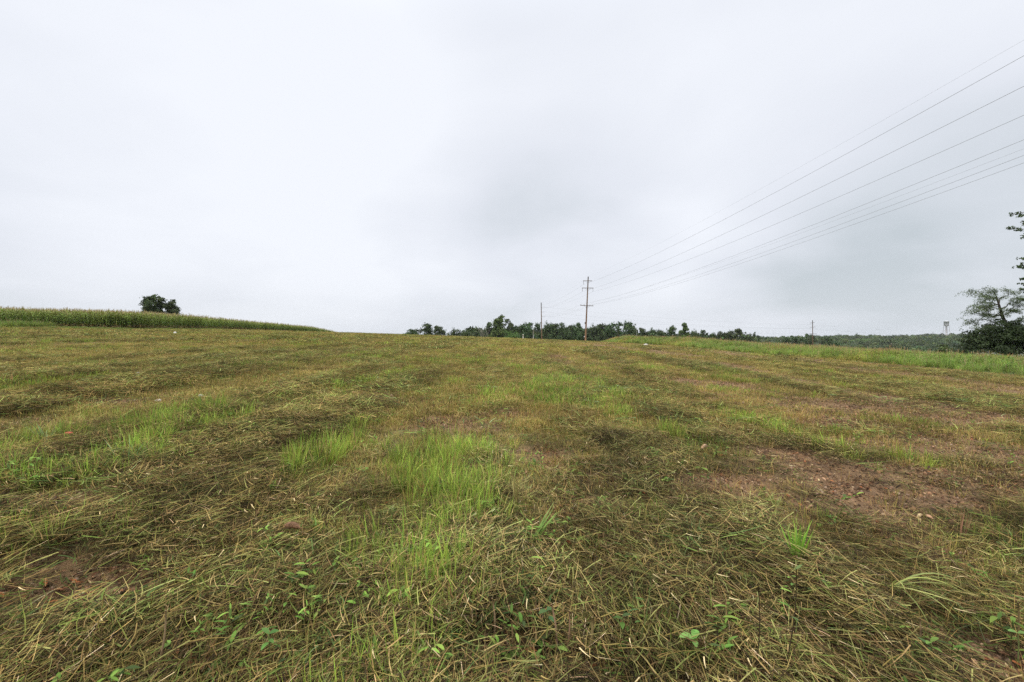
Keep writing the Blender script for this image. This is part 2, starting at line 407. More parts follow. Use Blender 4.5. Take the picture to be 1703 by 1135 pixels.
ground = put('ground', mesh_np('ground', np.stack([GX, GY, GZ], -1).reshape(-1, 3), Q, gcol, ground_mat(), True))
tag(ground, 'mown hay field of thatch and bare reddish soil rising to the crest', 'field', kind='structure')
GRID = (gx, gy, GZ)
def gz(x, y):                          # height of the built ground sheet
    gx, gy, Z = GRID
    x = np.asarray(x, float); y = np.asarray(y, float)
    i = np.clip(np.searchsorted(gx, x)-1, 0, len(gx)-2); j = np.clip(np.searchsorted(gy, y)-1, 0, len(gy)-2)
    fx = (x-gx[i])/(gx[i+1]-gx[i]); fy = (y-gy[j])/(gy[j+1]-gy[j])
    return (Z[j, i]*(1-fx)+Z[j, i+1]*fx)*(1-fy)+(Z[j+1, i]*(1-fx)+Z[j+1, i+1]*fx)*fy

# ------------------------------------------------------------------ scatter of ground cover (geometry nodes, kind = stuff)
def instancer(name, sources, pos, rot, scl, idx, tint, label, cat):
    col = bpy.data.collections.new(name+'_sources')
    for k, me in enumerate(sources):
        o = bpy.data.objects.new(f'{name}_source_{k:03d}', me); col.objects.link(o)
    me = bpy.data.meshes.new(name)
    n = len(pos)
    me.vertices.add(n); me.vertices.foreach_set('co', np.asarray(pos, np.float32).ravel())
    for an, ty, key, d in (('rot', 'FLOAT_VECTOR', 'vector', rot), ('scl', 'FLOAT_VECTOR', 'vector', scl), ('tint', 'FLOAT_VECTOR', 'vector', tint)):
        a = me.attributes.new(an, ty, 'POINT'); a.data.foreach_set(key, np.asarray(d, np.float32).ravel())
    a = me.attributes.new('idx', 'INT', 'POINT'); a.data.foreach_set('value', np.asarray(idx, np.int32))
    o = put(name, me); tag(o, label, cat, kind='stuff')
    g = bpy.data.node_groups.new(name, 'GeometryNodeTree')
    g.interface.new_socket('Geometry', in_out='INPUT', socket_type='NodeSocketGeometry')
    g.interface.new_socket('Geometry', in_out='OUTPUT', socket_type='NodeSocketGeometry')
    gi = g.nodes.new('NodeGroupInput'); go = g.nodes.new('NodeGroupOutput')
    ci = g.nodes.new('GeometryNodeCollectionInfo'); ci.inputs['Collection'].default_value = col
    ci.inputs['Separate Children'].default_value = True; ci.inputs['Reset Children'].default_value = True
    iop = g.nodes.new('GeometryNodeInstanceOnPoints'); iop.inputs['Pick Instance'].default_value = True
    def na(nm, ty):
        x = g.nodes.new('GeometryNodeInputNamedAttribute'); x.data_type = ty; x.inputs['Name'].default_value = nm
        return [s for s in x.outputs if s.enabled and s.name == 'Attribute'][0]
    L = g.links.new
    L(gi.outputs[0], iop.inputs['Points']); L(ci.outputs[0], iop.inputs['Instance'])
    L(na('idx', 'INT'), iop.inputs['Instance Index'])
    e2r = g.nodes.new('FunctionNodeEulerToRotation'); L(na('rot', 'FLOAT_VECTOR'), e2r.inputs[0]); L(e2r.outputs[0], iop.inputs['Rotation'])
    L(na('scl', 'FLOAT_VECTOR'), iop.inputs['Scale']); L(iop.outputs[0], go.inputs[0])
    md = o.modifiers.new('scatter', 'NODES'); md.node_group = g
    return o

STRAW = [(.44, .34, .13, 2.6), (.28, .225, .075, 4), (.155, .105, .042, 4), (.045, .034, .017, 6), (.23, .245, .08, 3), (.15, .19, .042, 2.5), (.62, .52, .28, .45)]
STRAWD = [(.50, .39, .15, 3), (.36, .30, .10, 4), (.22, .15, .06, 3), (.09, .065, .03, 2), (.31, .33, .10, 3), (.21, .26, .06, 3)]
GCUT = [(.17, .25, .055, 4), (.23, .32, .075, 3), (.30, .35, .09, 1.0), (.09, .155, .045, 4), (.42, .44, .20, .25), (.24, .33, .14, 1)]
LUSH = [(.22, .36, .05, 4), (.31, .45, .065, 4), (.40, .50, .09, 2.4), (.15, .25, .05, 2), (.46, .39, .13, 1.2), (.30, .20, .08, .5)]
STUB = [(.43, .32, .12, 4), (.30, .195, .075, 3), (.38, .34, .10, 4), (.24, .26, .06, 2.5), (.54, .43, .20, 2)]
SHORT = [(.30, .31, .07, 4), (.41, .37, .105, 4), (.22, .27, .06, 3), (.46, .36, .13, 3), (.28, .19, .08, 1.5)]
LEAFY = [(.12, .23, .04, 4), (.18, .32, .055, 3), (.26, .39, .075, 1.5), (.10, .16, .045, 2)]
LITTER = [(.13, .07, .035, 4), (.21, .12, .055, 3), (.06, .038, .024, 4), (.34, .24, .13, 1), (.28, .11, .045, .5)]

def straw_patch(n, rad, lmin, lmax, w, zmax, S=3, pal=STRAW, spread=0.55, bow=0.5):
    a = U(0, 2*np.pi, n); r = rad*np.sqrt(U(0, 1, n))
    L = U(lmin, lmax, n)*U(0.6, 1, n)
    yaw = np.pi/2+rng.normal(0, spread, n)+(rng.random(n) < 0.22)*U(-1.6, 1.6, n)+np.pi*(rng.random(n) < .5)
    z = U(0.0, 1, n)**1.6*zmax*(1-0.6*(r/rad)**2)+0.004
    base = np.c_[r*np.cos(a)-np.cos(yaw)*L/2, r*np.sin(a)-np.sin(yaw)*L/2, z]
    c = pick(pal, n)
    dark = 0.55+0.45*np.clip(z/zmax*1.5, 0, 1)          # low straws darker: older hay, plus gap shade put into the colour
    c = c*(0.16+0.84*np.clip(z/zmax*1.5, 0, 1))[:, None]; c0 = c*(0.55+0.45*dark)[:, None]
    ww = w*U(0.55, 1.5, n)
    return blades(base, yaw, rng.normal(0.02, 0.16, n), L, ww, rng.normal(-0.08, bow*0.5, n), rng.normal(0, bow, n), S, c0, c0*U(0.85, 1.2, n)[:, None], tip=0.25, floor=0.003)
def tuft_patch(n, rad, hmin, hmax, w, S=4, pal=LUSH, lean=0.28, droop=-0.7, belly=0.0):
    a = U(0, 2*np.pi, n); r = rad*np.sqrt(U(0, 1, n))
    base = np.c_[r*np.cos(a), r*np.sin(a), np.full(n, -0.01)]
    L = U(hmin, hmax, n)
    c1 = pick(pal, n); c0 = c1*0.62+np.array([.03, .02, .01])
    yaw = a+rng.normal(0, 0.9, n)
    return blades(base, yaw, np.pi/2-np.abs(rng.normal(0.05, lean, n)), L, w*U(.4, 1.7, n), droop*U(0, 1, n)**1.5*1.4, rng.normal(0, .3, n), S, c0, c1, belly=belly)
def leaf_shape(pos, yaw, pitch, L, W, col, fold=0.25, droop=0.5):
    """one pointed broad leaf: 2 x 4 quads with a folded midrib"""
    f = np.array([0, .2, .5, .8, 1.0]); prof = np.array([.12, .75, 1, .6, .03])
    p = np.array(pos, float); V = []
    for k in range(5):
        if k:
            pm = pitch-droop*(f[k]+f[k-1])/2
            p = p+np.array([math.cos(pm)*math.cos(yaw), math.cos(pm)*math.sin(yaw), math.sin(pm)])*L*(f[k]-f[k-1])
        s = np.array([-math.sin(yaw), math.cos(yaw), 0])*W*prof[k]/2
        up = np.array([0, 0, fold*W*prof[k]/2])
        V += [p-s+up, p, p+s+up]
    q = []
    for k in range(4):
        b = k*3; q += [(b, b+1, b+4, b+3), (b+1, b+2, b+5, b+4)]
    return np.array(V), q, np.tile(col, (15, 1))*np.linspace(.85, 1.1, 15)[:, None]
def weed_patch(nl, h, L, W, pal=LEAFY, lying=False):
    G = Geo()
    ns = max(1, nl//6)
    cs = pick(pal, nl)
    for s in range(ns):
        bx, by = rng.normal(0, 0.05, 2); lean = rng.uniform(0, 0.5) if not lying else 1.3; ya = rng.uniform(0, 6.28)
        hh = h*rng.uniform(.5, 1.1)
        top = np.array([bx+math.cos(ya)*hh*math.sin(lean), by+math.sin(ya)*hh*math.sin(lean), 0.012+hh*math.cos(lean)])
        G.add(*tube([(bx, by, 0), (bx*.5+top[0]*.5, by*.5+top[1]*.5, top[2]*.55), top], [.0025, .002, .0012], np.array([.16, .17, .06]), 4, False))
        for k in range(6):
            f = rng.uniform(.25, 1.0); p = np.array([bx, by, 0])*(1-f)+top*f
            l = L*rng.uniform(.55, 1.15)
            G.add(*leaf_shape(p, rng.uniform(0, 6.28), rng.uniform(-.1, .7), l, W*l/L*rng.uniform(.8, 1.2), cs[(s*6+k) % nl], droop=rng.uniform(.2, .9)))
    return G
def litter_patch(n, rad, L):
    G = Geo(); cs = pick(LITTER, n)
    for k in range(n):
        a = rng.uniform(0, 6.28); r = rad*math.sqrt(rng.random()); l = L*rng.uniform(.5, 1.2)
        G.add(*leaf_shape((r*math.cos(a), r*math.sin(a), rng.uniform(.004, .02)), rng.uniform(0, 6.28), rng.uniform(-.1, .35), l, l*rng.uniform(.25, .55), cs[k], fold=rng.uniform(.1, .8), droop=rng.uniform(-.4, .7)))
    return G
def src(fn, n, mat, nm):
    out = []
    for k in range(n):
        r = fn(k)
        g = r if isinstance(r, Geo) else Geo().add(*r)
        out.append(g.mesh(nm, mat))
    return out
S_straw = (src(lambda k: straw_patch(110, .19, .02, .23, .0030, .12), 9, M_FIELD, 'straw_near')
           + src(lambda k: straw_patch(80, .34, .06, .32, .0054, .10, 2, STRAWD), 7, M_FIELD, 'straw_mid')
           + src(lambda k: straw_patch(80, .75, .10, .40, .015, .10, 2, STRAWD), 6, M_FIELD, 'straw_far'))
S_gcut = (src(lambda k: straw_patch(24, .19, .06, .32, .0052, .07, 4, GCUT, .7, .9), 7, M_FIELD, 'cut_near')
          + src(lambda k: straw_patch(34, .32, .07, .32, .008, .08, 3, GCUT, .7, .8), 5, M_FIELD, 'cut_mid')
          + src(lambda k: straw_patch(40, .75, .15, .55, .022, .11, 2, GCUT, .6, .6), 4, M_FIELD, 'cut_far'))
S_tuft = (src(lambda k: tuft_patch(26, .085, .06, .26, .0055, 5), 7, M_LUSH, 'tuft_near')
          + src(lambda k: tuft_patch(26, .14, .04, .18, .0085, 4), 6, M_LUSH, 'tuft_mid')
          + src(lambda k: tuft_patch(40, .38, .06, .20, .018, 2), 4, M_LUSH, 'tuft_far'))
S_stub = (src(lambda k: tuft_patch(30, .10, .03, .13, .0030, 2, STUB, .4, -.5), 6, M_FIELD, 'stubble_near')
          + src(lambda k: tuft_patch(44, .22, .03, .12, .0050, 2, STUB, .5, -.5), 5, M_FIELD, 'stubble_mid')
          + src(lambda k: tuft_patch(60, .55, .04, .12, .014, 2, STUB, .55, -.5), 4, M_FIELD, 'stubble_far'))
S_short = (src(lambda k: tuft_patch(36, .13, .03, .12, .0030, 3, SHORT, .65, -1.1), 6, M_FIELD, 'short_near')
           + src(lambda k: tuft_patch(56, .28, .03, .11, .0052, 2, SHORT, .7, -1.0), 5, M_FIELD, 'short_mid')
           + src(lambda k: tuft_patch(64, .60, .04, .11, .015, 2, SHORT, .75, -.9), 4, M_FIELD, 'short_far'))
S_weed = (src(lambda k: weed_patch(12, .07, .038, .015), 4, M_LUSH, 'weed_small')
          + src(lambda k: weed_patch(18, .12, .062, .015), 4, M_LUSH, 'weed_lance')
          + src(lambda k: weed_patch(12, .12, .050, .024, lying=True), 3, M_LUSH, 'weed_lying'))
S_litt = src(lambda k: litter_patch(22, .16, .045), 5, M_FIELD, 'litter')

def sample(n, y0, y1, power, wide=1.22, xmin=-1e9, xmax=None):
    """points in front of the camera; POWER sets how the number per square metre falls off with distance"""
    k = 2-power
    y = (U(0, 1, n)*(y1**k-y0**k)+y0**k)**(1/k) if abs(k) > 1e-6 else y0*(y1/y0)**U(0, 1, n)
    x = U(-1, 1, n)*(wide*y+0.7)
    return x, y
CORN_EDGE = [(-150, 57), (-75, 56), (-58, 57.5), (-51, 59), (-50, 63), (-53.5, 74), (-60, 92), (-66, 112), (-72, 150), (-74, 195)]
def corn_side(x, y):                   # > 0 inside the corn
    ex = np.array([p[0] for p in CORN_EDGE[3:]]); ey = np.array([p[1] for p in CORN_EDGE[3:]])
    xe = np.interp(y, ey, ex)
    ye = np.interp(x, [p[0] for p in CORN_EDGE[:4]], [p[1] for p in CORN_EDGE[:4]])
    return np.minimum(xe-x, y-ye)
def in_field(x, y, soft=0.5):
    return (x < field_right(y)-rng.normal(0, soft, len(x))) & (corn_side(x, y) < 0.2) & (y < 133-.9*np.minimum(0, x+32))
def band_idx(counts, band, n):
    off = [0, counts[0], counts[0]+counts[1]]
    return off[band]+rng.integers(0, counts[band], n)
def assemble(name, sources, parts, label, cat):
    pos, rot, scl, idx, tint = [np.concatenate(a) for a in zip(*parts)]
    return instancer(name, sources, pos, rot, scl, idx, tint, label, cat)
def make(x, y, idx, lying, smin, smax, tint, lift=0.0, pref=0.0, flat=1.0):
    n = len(x)
    z = gz(x, y)+lift
    s = U(smin, smax, n)
    yaw = (pref+rng.normal(0, 0.75, n)) if lying else U(0, 6.28, n)
    if lying:
        w = fbm(x/1.6, y/2.2, 41, 2)*5.5-2.75          # the hay lies in swirls
        yaw = .32*w-.35*np.tanh(x/5)+rng.normal(0, 0.5, n)+pref
    rot = np.c_[rng.normal(0, .10, n), rng.normal(0, .10, n), yaw]
    return (np.c_[x, y, z], rot, np.c_[s, s, s*flat], idx, tint)
def tone(x, y, amt=0.22, s=51):
    """slow colour drift over the field: yellower left, redder right"""
    n = len(x)
    v = 1.14+amt*(fbm(x/2.2, y/3.5, s, 3)-0.5)*2+1.1*(fbm(x/.45, y/.45, 57, 2)-.5)+(1.0-.5*sstep(4, 16, y))*(fbm(rows(x, y)/.7, y/11.0, 58, 3)-.5)+rng.normal(0, .17, n)
    h = (fbm(x/4.0, y/7.0, s+5, 2)-0.5)*0.5
    return np.clip(np.c_[v*(1.06+0.25*h), v*.97, v*(.95-0.3*h)], .15, 1.6)
BANDS = ((1.15, 7.0), (6.3, 28.0), (25.0, 165.0))
def layer(b, n, keep, power):
    x, y = sample(n, BANDS[b][0], BANDS[b][1], power)
    m = in_field(x, y); x, y = x[m], y[m]
    u, sw, ba, tf = maps(x, y)
    k = rng.random(len(x)) < keep(x, y, sw, ba, tf)
    return x[k], y[k], sw[k], ba[k], tf[k]
PW = (0.7, 0.9, 1.0)
# lying straw
parts = []
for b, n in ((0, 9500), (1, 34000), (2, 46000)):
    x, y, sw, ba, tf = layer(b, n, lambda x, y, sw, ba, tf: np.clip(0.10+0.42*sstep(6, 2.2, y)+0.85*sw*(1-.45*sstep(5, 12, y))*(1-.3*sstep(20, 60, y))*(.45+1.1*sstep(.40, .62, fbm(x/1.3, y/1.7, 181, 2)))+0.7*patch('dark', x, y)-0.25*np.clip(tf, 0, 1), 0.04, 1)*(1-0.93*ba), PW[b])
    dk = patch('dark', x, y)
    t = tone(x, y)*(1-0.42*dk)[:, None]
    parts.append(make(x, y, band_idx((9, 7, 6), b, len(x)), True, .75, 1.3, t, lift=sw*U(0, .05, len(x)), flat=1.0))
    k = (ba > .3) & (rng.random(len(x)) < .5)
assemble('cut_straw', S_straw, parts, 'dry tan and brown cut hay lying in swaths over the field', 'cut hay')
parts = []
for b, n in ((0, 3800), (1, 16000), (2, 22000)):
    x, y, sw, ba, tf = layer(b, n, lambda x, y, sw, ba, tf: np.clip(0.06+0.26*sw+0.95*patch('green_cut', x, y)+0.06*(x < 0), 0, 1)*(1-0.85*ba), PW[b])
    parts.append(make(x, y, band_idx((7, 5, 4), b, len(x)), True, .75, 1.25, tone(x, y, .2, 61), lift=sw*U(0, .06, len(x))+.01))
assemble('cut_green_grass', S_gcut, parts, 'freshly cut green grass blades lying on the hay', 'cut grass')
parts = []
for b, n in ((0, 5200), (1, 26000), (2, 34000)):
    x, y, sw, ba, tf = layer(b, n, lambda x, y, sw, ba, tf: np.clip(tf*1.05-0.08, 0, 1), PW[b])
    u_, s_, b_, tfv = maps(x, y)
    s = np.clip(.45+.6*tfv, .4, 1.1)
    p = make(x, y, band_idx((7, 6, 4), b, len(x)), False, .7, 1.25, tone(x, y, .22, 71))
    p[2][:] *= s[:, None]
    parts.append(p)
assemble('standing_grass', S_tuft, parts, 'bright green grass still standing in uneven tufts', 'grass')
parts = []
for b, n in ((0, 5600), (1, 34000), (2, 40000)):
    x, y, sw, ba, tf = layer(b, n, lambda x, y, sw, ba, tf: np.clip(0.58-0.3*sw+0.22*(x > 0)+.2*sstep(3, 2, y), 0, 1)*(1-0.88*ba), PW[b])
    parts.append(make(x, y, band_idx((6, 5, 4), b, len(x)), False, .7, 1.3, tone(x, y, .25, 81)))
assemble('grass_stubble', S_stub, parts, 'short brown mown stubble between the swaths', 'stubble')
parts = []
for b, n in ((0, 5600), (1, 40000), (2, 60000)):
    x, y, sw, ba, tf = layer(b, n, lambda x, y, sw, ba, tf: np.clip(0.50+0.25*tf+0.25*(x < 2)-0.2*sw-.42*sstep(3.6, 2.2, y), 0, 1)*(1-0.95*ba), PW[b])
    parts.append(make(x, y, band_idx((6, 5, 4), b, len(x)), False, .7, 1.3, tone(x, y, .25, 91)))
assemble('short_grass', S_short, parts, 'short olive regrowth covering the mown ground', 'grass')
parts = []
for b, n in ((0, 3000), (1, 9000)):
    x, y, sw, ba, tf = layer(b, n, lambda x, y, sw, ba, tf: np.clip(0.06+1.0*patch('leafy', x, y)+.25*sstep(2.6, 1.6, y), 0, 1), PW[b])
    parts.append(make(x, y, rng.integers(0, 11, len(x)), False, .6, 1.25, tone(x, y, .2, 101), lift=U(0, .04, len(x))))
assemble('broadleaf_weeds', S_weed, parts, 'small broad-leaved weeds growing through the cut hay', 'weeds')
x, y = sample(2600, 1.15, 9, .8); m = in_field(x, y); x, y = x[m], y[m]
k = rng.random(len(x)) < np.clip(.25+.75*sstep(3.2, 1.8, y)+.3*maps(x, y)[2], 0, 1); x, y = x[k], y[k]
assemble('leaf_litter', S_litt, [make(x, y, rng.integers(0, 5, len(x)), False, .6, 1.2, tone(x, y, .2, 111))], 'curled dry brown leaf crumbs on the soil', 'leaf litter')

def clod(k):
    g = Geo(); c = pick([(.21, .125, .066, 3), (.29, .18, .095, 3), (.13, .078, .045, 3), (.36, .25, .15, 1)], 14)
    for j in range(14):
        a = rng.uniform(0, 6.28); r = .16*math.sqrt(rng.random()); q = rng.uniform(.003, .011)*(1.5 if j == 0 else 1)
        ctr = np.array([r*math.cos(a), r*math.sin(a), q*.3])
        th = np.arange(6)*np.pi/3; V = []
        for (rr, z) in ((1.0, -.4), (.95, .25), (.35, .75)):
            V.append(ctr+np.c_[q*rr*np.cos(th)*U(.8, 1.25, 6), q*rr*np.sin(th)*U(.8, 1.25, 6), q*z*U(.8, 1.2, 6)])
        q_ = [(i*6+m, i*6+(m+1) % 6, (i+1)*6+(m+1) % 6, (i+1)*6+m) for i in range(2) for m in range(6)]+[(12, 13, 14, 15), (15, 16, 17, 12)]
        g.add(np.concatenate(V), q_, c[j])
    return g
parts = []
for n, y0, y1 in ((9000, 1.15, 8), (20000, 7, 26)):
    x, y = sample(n, y0, y1, .9); m = in_field(x, y); x, y = x[m], y[m]
    k = rng.random(len(x)) < .05+1.2*maps(x, y)[2]*(.3+1.2*fbm(x/.5, y/.5, 182, 2)); x, y = x[k], y[k]
    p = make(x, y, rng.integers(0, 5, len(x)), False, .6, 1.3, np.clip(1+rng.normal(0, .18, (len(x), 1))+np.zeros((len(x), 3)), .4, 1.7)); p[2][:] *= np.where(y > 8, 1.5, 1)[:, None]
    parts.append(p)
assemble('soil_clods', src(clod, 5, M_FIELD, 'clods'), parts, 'small reddish soil clods and crumbs on the bare patches', 'soil clods')
# ------------------------------------------------------------------ weedy strips
TALL = [(.22, .36, .06, 4), (.31, .45, .085, 4), (.38, .45, .11, 2.5), (.15, .24, .05, 2), (.42, .36, .16, 1)]
TALLB = [(.12, .21, .045, 4), (.17, .28, .06, 3), (.24, .34, .08, 2)]
def tall_clump(k):
    g = Geo().add(*tuft_patch(46, .30, .45, .95, .016, 4, TALL, .25, -.8))
    if k % 2 == 0:
        g2 = Geo(); cs = pick(TALLB, 30)
        for j in range(30):
            h = rng.uniform(.2, .8); a = rng.uniform(0, 6.28); r = rng.uniform(.02, .22)
            g.add(*leaf_shape((r*math.cos(a), r*math.sin(a), h), a+rng.normal(0, .6), rng.uniform(-.2, .5), rng.uniform(.1, .2), rng.uniform(.05, .10), cs[j]))
    if k % 3 == 1:                       # a few seed heads
        for j in range(3):
            a = rng.uniform(0, 6.28); r = .2*math.sqrt(rng.random()); h = rng.uniform(.8, 1.1)
            b = np.array([[r*math.cos(a), r*math.sin(a), 0]])
            g.add(*blades(b, np.array([a]), np.array([1.5]), np.array([h]), np.array([.014]), np.array([-.2]), np.array([0.]), 3, np.array([[.2, .22, .08]]), np.array([[.38, .29, .15]]), tip=1.3))
    return g
S_tall = src(tall_clump, 7, M_LUSH, 'tall')
n = 60000
y = 12+(125-12)*U(0, 1, n)**0.8; x = field_right(y)-.3+rng.gamma(1.6, 9.0, n)
m = (x < 110) & (np.abs(x) < y*1.3+3); x, y = x[m], y[m]
k = rng.random(len(x)) < np.clip(0.25+0.5*fbm(x/3, y/3, 121, 3), 0, 1); x, y = x[k], y[k]
d = x-field_right(y)
s = np.clip(.40+.11*d, .40, .82)*(.7+.6*fbm(x/2.5, y/2.5, 122, 2))*(1+.35*sstep(50, 85, y))
tn = tone(x, y, .25, 131); yl = sstep(.55, .7, fbm(x/5, y/5, 133, 2))
tn = tn*(1+yl[:, None]*np.array([.35, .05, .1]))
pr = make(x, y, rng.integers(0, 7, len(x)), False, .8, 1.2, tn); pr[2][:] *= s[:, None]
parts = [pr]
n = 3000
x = U(-82, -47, n); y = 57-np.abs(rng.normal(0, 2.2, n))-(x < -60)*1.5
y = np.where(rng.random(n) < .35, U(57, 95, n), y); x = np.where(y > 57.5, np.interp(y, [p[1] for p in CORN_EDGE[3:]], [p[0] for p in CORN_EDGE[3:]])+U(-.2, 1.6, n), x)
s = np.where(y > 57.5, .28, np.where(x < -57, .9, .3))*U(.7, 1.2, n)
pl = make(x, y, rng.integers(0, 7, n), False, .8, 1.2, tone(x, y, .2, 141)*.75); pl[2][:] *= s[:, None]
parts.append(pl)
assemble('tall_weeds', S_tall, parts, 'tall uncut green weeds and grass along the field margins', 'weeds')
def flower(k):
    g = Geo()
    for j in range(9):
        a = rng.uniform(0, 6.28); r = .35*math.sqrt(rng.random()); h = rng.uniform(.6, 1.0)
        p = np.array([r*math.cos(a), r*math.sin(a), 0])
        g.add(*tube([p, p+np.array([.03, 0, h])], [.006, .004], np.array([.14, .2, .07]), 4, False))
        for q in range(4):
            b = q*1.57
            g.add(*leaf_shape(p+np.array([.03, 0, h]), b, .25, .055, .07, np.array([.75, .75, .68])))
    return g
n = 90; x = U(36, 52, n); y = U(32, 41, n)+rng.normal(0, 1, n)
pf = make(x, y, rng.integers(0, 3, n), False, .7, 1.1, np.ones((n, 3)))
assemble('wild_flowers', src(flower, 3, M_LUSH, 'flower'), [pf], 'white wild carrot flowers in front of the dark shrub', 'wild flowers')

# ------------------------------------------------------------------ corn
CORN = [(.085, .16, .03, 4), (.13, .225, .042, 4), (.22, .30, .065, 1.6)]
def corn_parts(k):
    h = rng.uniform(2.0, 2.35)
    st = Geo().add(*tube([(0, 0, -.05), (.02, .01, h*.5), (.03, 0, h)], [.016, .013, .007], np.array([.20, .22, .08]), 5, False))
    lf = Geo(); n = 13
    zz = np.linspace(.2, h*.92, n); yaw = np.arange(n)*np.pi+rng.normal(0, .45, n)+rng.uniform(0, 6.28)
    c = pick(CORN, n); up = (zz/h)[:, None]
    c = c*(1-up*.35)+np.array([.50, .46, .11])*up*.35
    old = zz < rng.uniform(.25, .7); c[old] = np.array([.33, .25, .11])
    L = U(.55, .85, n)*np.where(zz > h*.8, .7, 1)
    lf.add(*blades(np.c_[np.full(n, .02), np.zeros(n), zz], yaw, U(.75, 1.15, n), L, U(.07, .10, n), U(-2.3, -1.3, n), rng.normal(0, .3, n), 6, c, c*1.05, roll=rng.normal(0, .25, n), belly=.3))
    ts = Geo(); n = 8
    ts.add(*blades(np.tile([[.03, 0, h-.02]], (n, 1)), U(0, 6.28, n), U(.8, 1.5, n), U(.2, .34, n), np.full(n, .016), U(-.7, .2, n), np.zeros(n), 3, pick([(.38, .30, .13, 1)], n), pick([(.42, .33, .16, 1)], n), tip=.5))
    return st, lf, ts
CP = [corn_parts(k) for k in range(6)]
CPM = [[g.mesh(nm, M_CROPO) for g, nm in zip(p, ('corn_stalk', 'corn_foliage', 'corn_tassel'))] for p in CP]
S_corn = []
for p in CP:
    g = Geo()
    for q in p: g.add(np.concatenate(q.V), np.concatenate(q.Q), np.concatenate(q.C))
    S_corn.append(g.mesh('corn', M_CROP))
ed = np.array(CORN_EDGE, float)[1:]
seg = np.linalg.norm(np.diff(ed, axis=0), axis=1); cum = np.r_[0, np.cumsum(seg)]
def along(s): return np.c_[np.interp(s, cum, ed[:, 0]), np.interp(s, cum, ed[:, 1])]
s_all = np.arange(2.0, cum[-1]-1, 0.24)
P = along(s_all); T = along(s_all+.3)-P; T /= np.linalg.norm(T, axis=1)[:, None]
Nrm = np.c_[-T[:, 1], T[:, 0]]                    # into the corn
P = P+Nrm*0.35+rng.normal(0, .06, P.shape)
vis = [k for k in range(len(P)) if abs(P[k, 0]) < P[k, 1]*1.16 and P[k, 1] < 190]
vis = sorted(vis, key=lambda k: np.hypot(*P[k]))[:300]
first = set(vis)
for k in vis:
    v = CPM[k % 6]
    o = bpy.data.objects.new('corn_plant', None); C.objects.link(o)
    o.empty_display_size = .2
    o.location = (P[k, 0], P[k, 1], float(terrain(P[k, 0], P[k, 1]))); o.rotation_euler = (rng.normal(0, .05), rng.normal(0, .05), rng.uniform(0, 6.28))
    s = rng.uniform(.78, 1.14); o.scale = (s, s, s)
    tag(o, 'tasselled green corn plant in the front row at the field edge', 'corn plant', 'corn plants along the front edge of the corn field')
    for nm, me in zip(('stalk', 'foliage', 'tassel'), v): put(nm, me, o)
rest = [P[[k for k in range(len(P)) if k not in first]]]
for r in range(1, 34):
    st = .22 if r < 8 else .4
    ss = np.arange(0.5, cum[-1]-1, st)
    q = along(ss); tt = along(ss+.3)-q; tt /= np.linalg.norm(tt, axis=1)[:, None]
    nn = np.c_[-tt[:, 1], tt[:, 0]]
    rest.append(q+nn*(.35+r*.76)+rng.normal(0, .07, q.shape))
rest = np.concatenate(rest); rest = rest[(corn_side(rest[:, 0], rest[:, 1]) > .1) & (np.abs(rest[:, 0]) < rest[:, 1]*1.25+4)]
n = len(rest); s = U(.80, 1.12, n)
tn = 1+rng.normal(0, .2, (n, 1))+np.zeros((n, 3))
instancer('corn_field', S_corn, np.c_[rest, terrain(rest[:, 0], rest[:, 1])], np.c_[rng.normal(0, .05, n), rng.normal(0, .05, n), U(0, 6.28, n)], np.c_[s, s, s], rng.integers(0, 6, n), tn,
          'dense mass of tasselled corn behind its front row', 'corn')

# ------------------------------------------------------------------ trees
OAK = [(.060, .090, .034, 4), (.080, .118, .042, 4), (.115, .155, .055, 2), (.045, .066, .028, 2)]
BRIGHT = [(.10, .17, .04, 4), (.14, .21, .05, 3), (.075, .12, .035, 2)]
OLIVE = [(.10, .12, .045, 4), (.13, .14, .06, 2), (.07, .09, .035, 3)]
def leaf_cloud(G, cen, rad, n, size, pal, sub=9, squash=.8):
    """leaves gathered in sub-clumps inside one lobe of a crown"""
    cen = np.asarray(cen, float); rad = np.asarray(rad, float)
    d = rng.normal(0, 1, (sub, 3)); d /= np.linalg.norm(d, axis=1)[:, None]
    sc_ = cen+d*rad*(U(.35, 1.0, sub)**.6)[:, None]
    w = rng.integers(0, sub, n)
    pos = sc_[w]+rng.normal(0, .27, (n, 3))*rad*np.array([1, 1, squash])
    nrm = pos-cen; nrm /= np.linalg.norm(nrm, axis=1)[:, None]+1e-6
    nrm = nrm+rng.normal(0, .7, (n, 3))+np.array([0, 0, .4]); nrm /= np.linalg.norm(nrm, axis=1)[:, None]
    a = np.cross(nrm, rng.normal(0, 1, (n, 3))); a /= np.linalg.norm(a, axis=1)[:, None]+1e-6
    b = np.cross(nrm, a); s = size*U(.6, 1.3, n)[:, None]
    V = np.stack([pos-a*s, pos-b*s*.55, pos+a*s, pos+b*s*.55], 1).reshape(-1, 3)
    c = pick(pal, n, .2)*(U(.85, 1.15, sub)[w])[:, None]
    G.add(V, np.arange(4*n).reshape(n, 4), np.repeat(c, 4, 0))
def limb(G, a, b, r0, r1, col, sag=.12, seg=4, sides=6):
    a = np.asarray(a, float); b = np.asarray(b, float); L = np.linalg.norm(b-a)
    f = np.linspace(0, 1, seg+1)[:, None]
    p = a+(b-a)*f; p[1:-1] += rng.normal(0, sag*L*.3, (seg-1, 3)); p[:, 2] += (np.sin(f[:, 0]*np.pi)*sag*L*.4)
    G.add(*tube(p, np.linspace(r0, r1, seg+1), np.asarray(col, float), sides, False)); return p
BARK = (.075, .060, .047)
